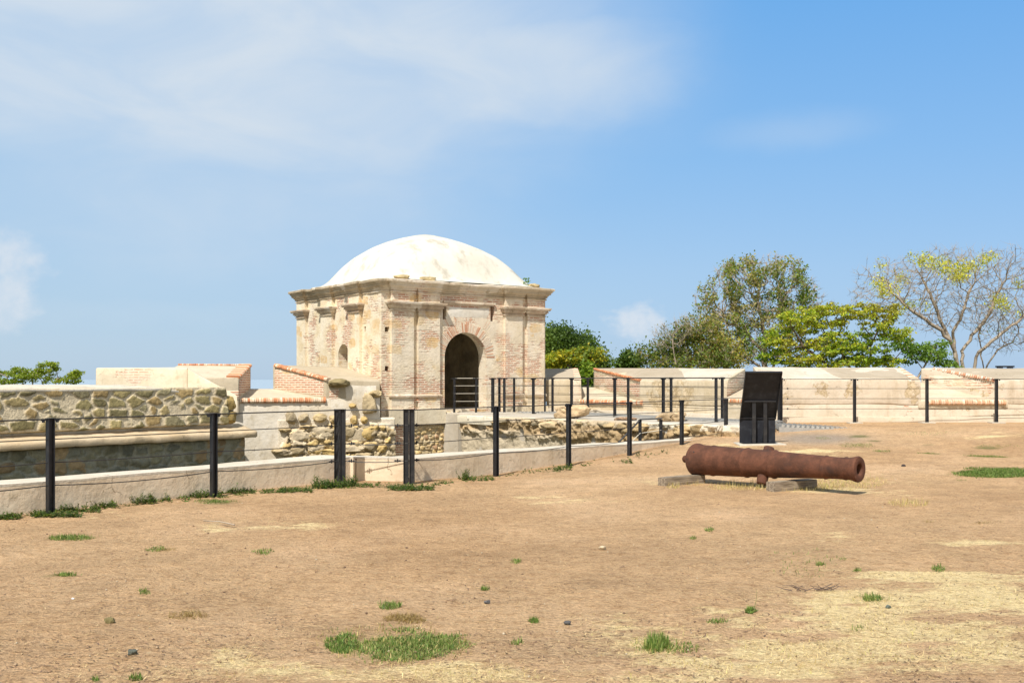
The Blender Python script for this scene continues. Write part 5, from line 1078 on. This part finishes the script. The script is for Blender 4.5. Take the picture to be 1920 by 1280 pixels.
# broad-leaved weeds along the kerb
def weeds(name, spots, label, cat, kind, seed, cols):
    rs = np.random.RandomState(seed); V = []; C = []
    for (px, py, w_, h_, n) in spots:
        for _ in range(int(n*1.8)):
            qx = px+w_*rs.uniform(-1, 1); qy = py+4+rs.uniform(-3, 4); gx_, gy_ = gp(qx, qy); hh = h_*rs.uniform(.35, 1.1); z0 = gzf(gx_, gy_)-.01
            lean = rs.randn(2)*.35; m_ = int(5+hh*70)
            for k in range(m_):
                f = (k+.5)/m_; c = np.array((gx_+lean[0]*hh*f, gy_+lean[1]*hh*f, z0+hh*f)); a = rs.rand()*6.28; L = rs.uniform(.022, .055)*(1.2-.6*f)
                d_ = np.array((cos(a), sin(a), rs.uniform(-.2, .7))); d_ /= np.linalg.norm(d_); s1 = np.cross(d_, (0, 0, 1)); s1 /= np.linalg.norm(s1); b = c+d_*L
                V += [c, c+d_*L*.5+s1*L*.32, b, c+d_*L*.5-s1*L*.32]; cc_ = np.array(cols[rs.randint(len(cols))])*rs.uniform(.7, 1.3); C += [cc_]*4
            s2 = np.array((.003, 0, 0)); p0 = np.array((gx_, gy_, z0)); p1 = p0+np.array((lean[0]*hh, lean[1]*hh, hh)); V += [p0-s2, p0+s2, p1+s2*.4, p1-s2*.4]; C += [np.array(cols[0])]*4
    k = np.arange(len(V)//4)*4
    return tag(mesh(name, V, np.stack([k, k+1, k+2, k+3], 1), M['leaf'], None, col=np.clip(np.array(C), .005, .9)), label, cat, kind=kind)
WC = [(.07, .12, .025), (.10, .17, .035), (.14, .22, .045), (.2, .2, .07), (.06, .09, .025)]
_by = lambda a: np.interp(a, [0, 95, 400, 640, 770, 930, 1066, 1180, 1270], [968, 958, 930, 910, 911, 893, 872, 858, 842])
weeds('weeds', [(a, float(_by(a))-3, 12, random.choice((.03, .04, .05, .09)), random.choice((1, 2, 2, 4))) for a in list(range(0, 640, 13))+list(range(660, 1250, 15))]+[(15, 966, 22, .07, 45), (75, 952, 16, .20, 30), (105, 962, 45, .07, 70), (150, 952, 40, .09, 45), (178, 943, 12, .15, 14), (205, 944, 14, .08, 16), (270, 938, 20, .13, 24), (300, 934, 16, .10, 16), (345, 929, 10, .08, 8), (385, 926, 30, .10, 45), (425, 915, 14, .20, 22), (450, 918, 30, .08, 50), (520, 917, 30, .05, 45), (555, 916, 30, .06, 60), (605, 909, 18, .17, 36), (630, 908, 24, .11, 55), (658, 905, 10, .15, 22), (690, 906, 22, .06, 26), (750, 912, 24, .07, 55), (790, 912, 22, .07, 55), (830, 903, 16, .05, 16), (870, 893, 8, .18, 14), (893, 894, 34, .05, 46), (1055, 874, 16, .05, 36), (1030, 877, 22, .03, 20), (1175, 861, 10, .05, 12)], None, None, 'stuff', 5, WC)
weeds('weeds', [(1408, 1143, 3, .04, 6)], None, None, 'stuff', 6, [(.14, .22, .04)])
a = gp(1412, 1146); mb = MB(); mb.tube([(a[0], a[1], 0), (a[0]+.02, a[1], .07), (a[0]+.025, a[1], .15)], [.003, .002, .001], 4, (.2, .2, .08)); tag(mb.build('weed_stalk', M['straw'], None), 'single thin upright weed stalk in the straw right of the lowest middle', 'weed')

# ------------------------------------------------------------------ trees (space colonisation)
def grow(att, nodes, par, step, infl, kill, iters=200, trop=(0, 0, .12), seed=0):
    rs = np.random.RandomState(seed); N = np.array(nodes, float); par = list(par); A = np.array(att, float)
    best = np.full(len(A), 1e9); bi = np.zeros(len(A), int)
    D_ = np.linalg.norm(A[:, None]-N[None], axis=2); bi = D_.argmin(1); best = D_.min(1); alive = best > kill; trop = np.array(trop); Nl = [N]; cnt = len(N); allN = N
    used = {}
    for it in range(iters):
        v = alive & (best < infl)
        if not v.any():
            if not alive.any(): break
            infl *= 1.4
            if infl > 12: break
            continue
        g_ = A[v]-allN[bi[v]]; g_ /= np.linalg.norm(g_, axis=1)[:, None]+1e-9
        acc = np.zeros((cnt, 3)); np.add.at(acc, bi[v], g_); c = np.zeros(cnt); np.add.at(c, bi[v], 1); idx = np.nonzero(c)[0]
        d_ = acc[idx]/c[idx][:, None]+trop+rs.randn(len(idx), 3)*.22; d_ /= np.linalg.norm(d_, axis=1)[:, None]+1e-9
        new = allN[idx]+d_*step
        ok = []
        for j, i_ in enumerate(idx):
            used[i_] = used.get(i_, 0)+1
            if used[i_] <= 4: ok.append(j)
        if not ok: break
        new = new[ok]; idx = idx[ok]
        D_ = np.linalg.norm(A[:, None]-new[None], axis=2); m_ = D_.argmin(1); dm = D_.min(1); up = dm < best; bi[up] = m_[up]+cnt; best[up] = dm[up]
        par += list(idx); allN = np.concatenate([allN, new]); cnt = len(allN); alive &= best > kill
        if cnt > 9000: break
    return allN, np.array(par)
def tree(name, label, d_, crown, stems, leafn, lcols, cat='tree', leaf=.11, spread=.25, att=900, step=.28, kill=.34, tip=.008, maxr=None, bark='bark', dy=1.0, seed=1, tipk=6, leafmask=None, zb=-3.0, trop=(0, 0, .1), flat=1.0, power=2.25, group=None, jit=0.0, twigs=0):
    """crown: ellipses in photo pixels (cx, cy, rx, ry, weight) placed at distance d_; stems: pixel polylines"""
    rs = np.random.RandomState(seed); k = d_/FP; A = []; tot = sum(c[4]*c[2]*c[3] for c in crown)
    for cx, cy, rx, ry, wgt in crown:
        n = int(att*wgt*rx*ry/tot); v = rs.randn(n, 3); v /= np.linalg.norm(v, axis=1)[:, None]; v *= (rs.rand(n)**.42)[:, None]
        A.append(np.stack([((cx+v[:, 0]*rx)-CX)*k, d_+v[:, 1]*rx*k*dy, EYE-((cy+v[:, 2]*ry)-HY)*k], 1))
    A = np.concatenate(A); nodes = []; par = []
    for sp in stems:
        start = sp[0]; pts = [Vector(((a-CX)*k, d_+(c_ if True else 0), EYE-(b-HY)*k)) for a, b, c_ in sp[1:]]
        prev = start if isinstance(start, int) else -1
        if isinstance(start, int): pass
        q_ = pts if prev == -1 else [Vector(nodes[prev])]+pts
        if prev == -1: nodes.append(tuple(pts[0])); par.append(-1); prev = len(nodes)-1
        for a, b in zip(q_[:-1], q_[1:]):
            m_ = max(1, int((b-a).length/step))
            for i in range(1, m_+1):
                p = a.lerp(b, i/m_)+Vector(rs.randn(3)*.03); nodes.append(tuple(p)); par.append(prev); prev = len(nodes)-1
        stems_end.append(prev)
    N, par = grow(A, nodes, par, step, step*7, kill, seed=seed, trop=trop)
    n = len(N); r = np.zeros(n); ch = np.zeros(n, int); size = np.ones(n)
    for i in range(n-1, -1, -1):
        if r[i] == 0: r[i] = tip**power
        if par[i] >= 0: r[par[i]] += r[i]; size[par[i]] += size[i]; ch[par[i]] += 1
    r = r**(1/power)
    if maxr: r = np.minimum(r, maxr)
    base = N[0]; t_ = thing(name, (base[0], base[1], zb), label, cat, group=group)
    # branches
    V = []; F = []
    idx = np.nonzero(par >= 0)[0]
    for i in idx:
        p = par[i]; a, b = Vector(N[p]), Vector(N[i]); dd = b-a
        if dd.length < 1e-6: continue
        dd.normalize(); u = dd.cross(Vector((0.3, .2, 1))).normalized(); v_ = dd.cross(u); ra, rb_ = min(r[p], r[i]*1.25), r[i]; m_ = 6 if ra > .05 else (4 if ra > .02 else 3); o_ = len(V)
        for q_, rr in ((a-dd*rr0(ra), ra), (b, rb_)):
            for j in range(m_): th = 2*pi*j/m_; V.append(q_+u*(cos(th)*rr)+v_*(sin(th)*rr))
        for j in range(m_): F.append((o_+j, o_+(j+1) % m_, o_+m_+(j+1) % m_, o_+m_+j))
    lf = np.nonzero(size <= tipk)[0]
    if twigs:
        tw = lf[rs.randint(len(lf), size=twigs)]
        for i in tw:
            a = Vector(N[i]); dd = (Vector(N[i])-Vector(N[par[i]])).normalized()+Vector(rs.randn(3))*.6+Vector((0, 0, .2)); dd.normalize(); b = a+dd*rs.uniform(.15, .5); u = dd.cross(Vector((.3, .2, 1))).normalized()*tip*.9; v_ = dd.cross(u); o_ = len(V)
            V += [a+u, a-u*.5+v_*.87, a-u*.5-v_*.87, b]; F += [(o_, o_+1, o_+3), (o_+1, o_+2, o_+3), (o_+2, o_, o_+3)]
    mesh('trunk_and_branches', V, F, M[bark], t_, smooth=True)
    if leafmask is not None:
        px = N[lf, 0]/N[lf, 1]*FP+CX; py = HY-(N[lf, 2]-EYE)/N[lf, 1]*FP; lf = lf[leafmask(px, py, rs)]
    if leafn and len(lf):
        cl = lf[rs.randint(len(lf), size=leafn)]; c = N[cl]+rs.randn(leafn, 3)*spread*np.array((1, 1, flat))
        nr = rs.randn(leafn, 3)*np.array((1, 1, .6))+np.array((0, 0, .9)); nr /= np.linalg.norm(nr, axis=1)[:, None]; u = np.cross(nr, rs.randn(leafn, 3)); u /= np.linalg.norm(u, axis=1)[:, None]; v_ = np.cross(nr, u)
        L = leaf*(.6+.8*rs.rand(leafn))[:, None]; V = np.stack([c-u*L*.5, c+v_*L*.28, c+u*L*.5, c-v_*L*.28], 1).reshape(-1, 3)
        lc = np.array(lcols); ph = fbm(N[cl], .55, 2, seed)*1.3+.5+.22*rs.randn(leafn); ci = np.clip((ph*len(lc)).astype(int), 0, len(lc)-1)
        C = lc[ci]*1.22*(.72+.56*rs.rand(leafn))[:, None]; kk = np.arange(leafn)*4
        mesh('foliage', V, np.stack([kk, kk+1, kk+2, kk+3], 1), M['leaf'], t_, col=np.clip(np.repeat(C, 4, 0), .005, .9))
    return t_
stems_end = []
def rr0(r): return r*.3
DG = [(.05, .09, .015), (.075, .125, .02), (.10, .16, .03), (.14, .20, .035)]
YG = [(.16, .22, .02), (.21, .28, .03), (.28, .32, .035), (.11, .17, .02), (.34, .34, .04)]
tree('leafy_tree', 'yellow-green treetop rising behind the olive bastion at the far left', 40, [(100, 685, 20, 9, 1.2), (84, 694, 26, 8, 1), (30, 700, 34, 9, 1), (8, 696, 22, 7, .8), (62, 708, 40, 9, 1), (138, 700, 20, 7, .9), (130, 714, 30, 6, .8), (10, 716, 40, 8, .8), (-60, 704, 60, 16, .6)], [(None, (60, 800, 0), (62, 760, 0), (70, 735, 0)), (0, (20, 740, .3)), (2, (110, 730, -.3))], 9000, YG, leaf=.085, spread=.09, att=520, kill=.26, step=.22, seed=2, flat=.45)
tree('evergreen_tree', 'dense dark green round tree behind the right side of the guardhouse', 56, [(1040, 660, 62, 48, 1.5), (1080, 665, 48, 36, 1.2), (1030, 630, 40, 22, 1), (1110, 690, 32, 20, 1), (1060, 645, 40, 20, 1), (1130, 700, 18, 8, .4), (1090, 655, 30, 24, 1)], [(None, (1060, 800, 0), (1062, 740, 0), (1058, 700, 0)), (2, (1090, 690, .5)), (2, (1030, 690, -.5))], 26000, DG, leaf=.15, spread=.24, att=900, kill=.5, step=.4, seed=3, bark='bark_dark')
tree('flowering_tree', 'pale-branched yellow-green tree in front of the dark round tree beside the guardhouse', 44, [(1060, 672, 42, 12, 1), (1105, 668, 28, 16, 1), (1035, 685, 26, 12, 1), (1120, 660, 14, 8, .4), (1082, 660, 26, 9, .7)], [(None, (1132, 790, 0), (1122, 730, 0), (1117, 694, 0)), (7, (1108, 676, -.2)), (7, (1095, 665, .3)), (3, (1098, 712, 0), (1075, 694, 0))], 4200, [(.22, .28, .03), (.34, .34, .03), (.42, .36, .03), (.16, .22, .03)], leaf=.13, spread=.12, att=420, kill=.26, step=.22, tip=.012, seed=5, flat=.5)
tree('shrub', 'bright green shrub filling the narrow gap of the embrasure beside the guardhouse', 41, [(1100, 708, 18, 22, 1), (1106, 722, 14, 12, .8)], [(None, (1100, 790, 0), (1100, 735, 0))], 2600, [(.12, .2, .02), (.2, .28, .03), (.3, .34, .04)], cat='shrub', leaf=.14, spread=.1, att=160, kill=.22, step=.2, seed=6)
tree('leafy_tree', 'small dark green treetop alone above the rampart left of the olive-brown thicket', 52, [(1178, 672, 14, 11, 1), (1168, 684, 16, 7, 1), (1190, 682, 18, 9, 1)], [(None, (1185, 760, 0), (1184, 700, 0))], 2600, [(.06, .11, .02), (.09, .15, .03), (.13, .2, .04)], leaf=.15, spread=.13, att=220, kill=.28, step=.22, seed=7)
tree('thicket', 'dense olive and brownish thicket above the oblique rampart, left of the tall airy tree', 50, [(1225, 668, 34, 24, 1.2), (1275, 655, 42, 34, 1.4), (1320, 640, 42, 44, 1.3), (1290, 620, 26, 20, .5), (1350, 665, 50, 30, 1.2), (1300, 680, 90, 14, .9)], [(None, (1260, 780, 0), (1258, 700, 0)), (2, (1300, 690, .3)), (2, (1225, 690, -.3)), (2, (1330, 690, 0))], 11000, [(.11, .16, .03), (.16, .21, .04), (.24, .24, .06), (.32, .26, .09), (.38, .31, .1), (.36, .36, .06)], leaf=.14, spread=.2, att=1300, kill=.34, step=.28, seed=8, twigs=2500)
tree('bare_shrub', 'leafless grey twiggy shrub standing up out of the olive thicket', 49, [(1255, 632, 36, 24, 1), (1285, 612, 26, 24, 1), (1232, 645, 16, 12, .6)], [(None, (1270, 760, 0), (1266, 680, 0), (1262, 660, 0))], 260, [(.15, .2, .05), (.2, .2, .06)], cat='shrub', leaf=.1, spread=.1, att=520, kill=.22, step=.2, tip=.007, seed=9, twigs=500)
AIR = [(.09, .15, .025), (.13, .20, .03), (.18, .25, .04), (.22, .24, .06), (.32, .28, .10)]
tree('airy_tree', 'tallest tree, broad and airy with thin olive foliage, behind the black panel', 52, [(1400, 530, 72, 52, 1.4), (1340, 590, 42, 60, 1.2), (1480, 570, 66, 60, 1.3), (1460, 515, 50, 38, .9), (1400, 600, 80, 50, .9), (1520, 560, 28, 34, .7), (1318, 560, 20, 26, .4), (1400, 650, 90, 34, .7), (1330, 650, 30, 30, .6)],
     [(None, (1434, 800, 0), (1434, 700, 0), (1433, 665, 0), (1436, 640, 0), (1428, 600, 0), (1420, 560, 0)), (12, (1400, 620, .5), (1360, 600, .6)), (17, (1455, 590, -.4), (1470, 550, -.4)), (9, (1395, 668, -.5), (1350, 655, -.8)), (6, (1470, 640, .4), (1490, 600, .5))], 15500, AIR, leaf=.13, spread=.15, att=3000, kill=.33, step=.27, tip=.012, seed=10, twigs=3500, tipk=5, leafmask=lambda px, py, rs: rs.rand(len(px)) < np.clip(.42+1.5*np.sin(px*.11+py*.06)*np.sin(py*.09-px*.03), .02, 1), trop=(0, 0, .16))
tree('layered_tree', 'yellow-green layered tree with dark branches, between the tallest tree and the bare-limbed one', 46, [(1500, 600, 46, 24, 1.2), (1560, 590, 46, 26, 1.3), (1640, 592, 50, 26, 1.3), (1470, 640, 46, 26, 1.2), (1550, 640, 56, 30, 1.1), (1650, 625, 52, 22, 1), (1500, 675, 66, 16, 1.2), (1610, 670, 60, 16, .9), (1690, 640, 24, 18, .6), (1440, 670, 30, 16, .6), (1530, 682, 70, 12, 1.1), (1640, 680, 60, 12, 1.0), (1590, 655, 60, 16, .8)],
     [(None, (1620, 800, 0), (1620, 700, 0), (1618, 680, 0)), (5, (1580, 650, .4), (1545, 615, .5)), (5, (1640, 640, .3), (1650, 610, .2)), (3, (1560, 690, 0), (1500, 650, -.4), (1480, 620, -.5)), (5, (1680, 660, -.5))], 22000, [(.12, .20, .02), (.19, .29, .03), (.28, .38, .035), (.38, .43, .04), (.46, .44, .045), (.28, .27, .05)], leaf=.12, spread=.12, att=1700, kill=.34, step=.28, seed=11, flat=.42, bark='bark_dark', tip=.01, twigs=600)
def bm_mask(px, py, rs):
    s = sum(np.exp(-(((px-a)/b)**2+((py-c)/d)**2)) for a, c, b, d in ((1700, 475, 14, 10), (1716, 472, 14, 10), (1732, 486, 18, 12), (1765, 495, 26, 12), (1790, 505, 22, 10), (1818, 500, 20, 10), (1850, 488, 18, 11), (1645, 528, 18, 9), (1665, 545, 24, 9), (1690, 520, 12, 8), (1652, 500, 9, 8), (1740, 575, 12, 7), (1697, 568, 16, 8), (1880, 572, 14, 8), (1610, 568, 10, 6), (1912, 530, 10, 8), (1870, 560, 14, 8), (1915, 590, 8, 8), (1800, 520, 20, 8)))
    return rs.rand(len(px)) < np.clip(s*s*1.6-.05, 0, 1)
tree('bare_limbed_tree', 'nearly leafless spreading tree with pale forked limbs and yellow blossom clusters at the right', 47, [(1700, 540, 100, 50, 1.0), (1760, 510, 90, 44, 1.1), (1860, 520, 80, 56, 1.2), (1650, 560, 60, 36, .7), (1800, 580, 110, 44, .8), (1900, 590, 70, 50, .8), (1650, 505, 50, 24, .45), (1790, 478, 60, 18, .4), (1890, 480, 40, 22, .5), (1960, 540, 50, 70, .7), (1740, 600, 60, 30, .4), (1880, 640, 50, 26, .35)],
     [(None, (1806, 800, 0), (1806, 720, 0), (1804, 690, 0)), (4, (1780, 650, -.4), (1745, 615, -.6), (1700, 585, -.7), (1665, 555, -.7)), (4, (1795, 650, .3), (1778, 610, .5), (1755, 560, .4), (1735, 520, .4)), (4, (1815, 655, .5), (1840, 620, .6), (1868, 585, .6), (1885, 540, .6)), (3, (1790, 665, 0), (1786, 620, 0), (1800, 590, -.3), (1815, 540, -.3)), (3, (1830, 660, -.3), (1870, 625, -.4), (1915, 590, -.4))], 3800, [(.45, .46, .05), (.62, .58, .06), (.5, .5, .06), (.30, .38, .05)], leaf=.10, spread=.13, att=4200, kill=.27, step=.24, tip=.0075, seed=12, twigs=5200, tipk=7, leafmask=bm_mask, trop=(0, 0, .2), power=2.15)
tree('bare_limbed_tree', 'slim pale leafless tree rising just right of the forked bare tree', 49, [(1870, 600, 50, 50, 1), (1910, 640, 46, 24, .7), (1850, 560, 30, 30, .7)], [(None, (1842, 790, 0), (1842, 690, 0), (1838, 655, 0), (1835, 630, 0)), (9, (1870, 655, 0), (1900, 640, 0))], 160, [(.2, .3, .05)], leaf=.1, spread=.15, att=500, kill=.3, step=.24, tip=.008, seed=13, twigs=300)
tree('leafy_tree', 'small sparse green tree with a leaning trunk seen through the embrasure of the long rampart', 40, [(1740, 660, 40, 16, 1), (1730, 675, 34, 9, .8), (1775, 682, 26, 8, .8), (1755, 645, 26, 8, .5), (1700, 650, 22, 12, .5)], [(None, (1712, 760, 0), (1716, 715, 0), (1722, 700, 0), (1742, 672, 0), (1752, 650, 0))], 2200, [(.08, .15, .02), (.12, .21, .03), (.17, .27, .05)], leaf=.12, spread=.13, att=380, kill=.27, step=.22, tip=.009, seed=14, flat=.5)
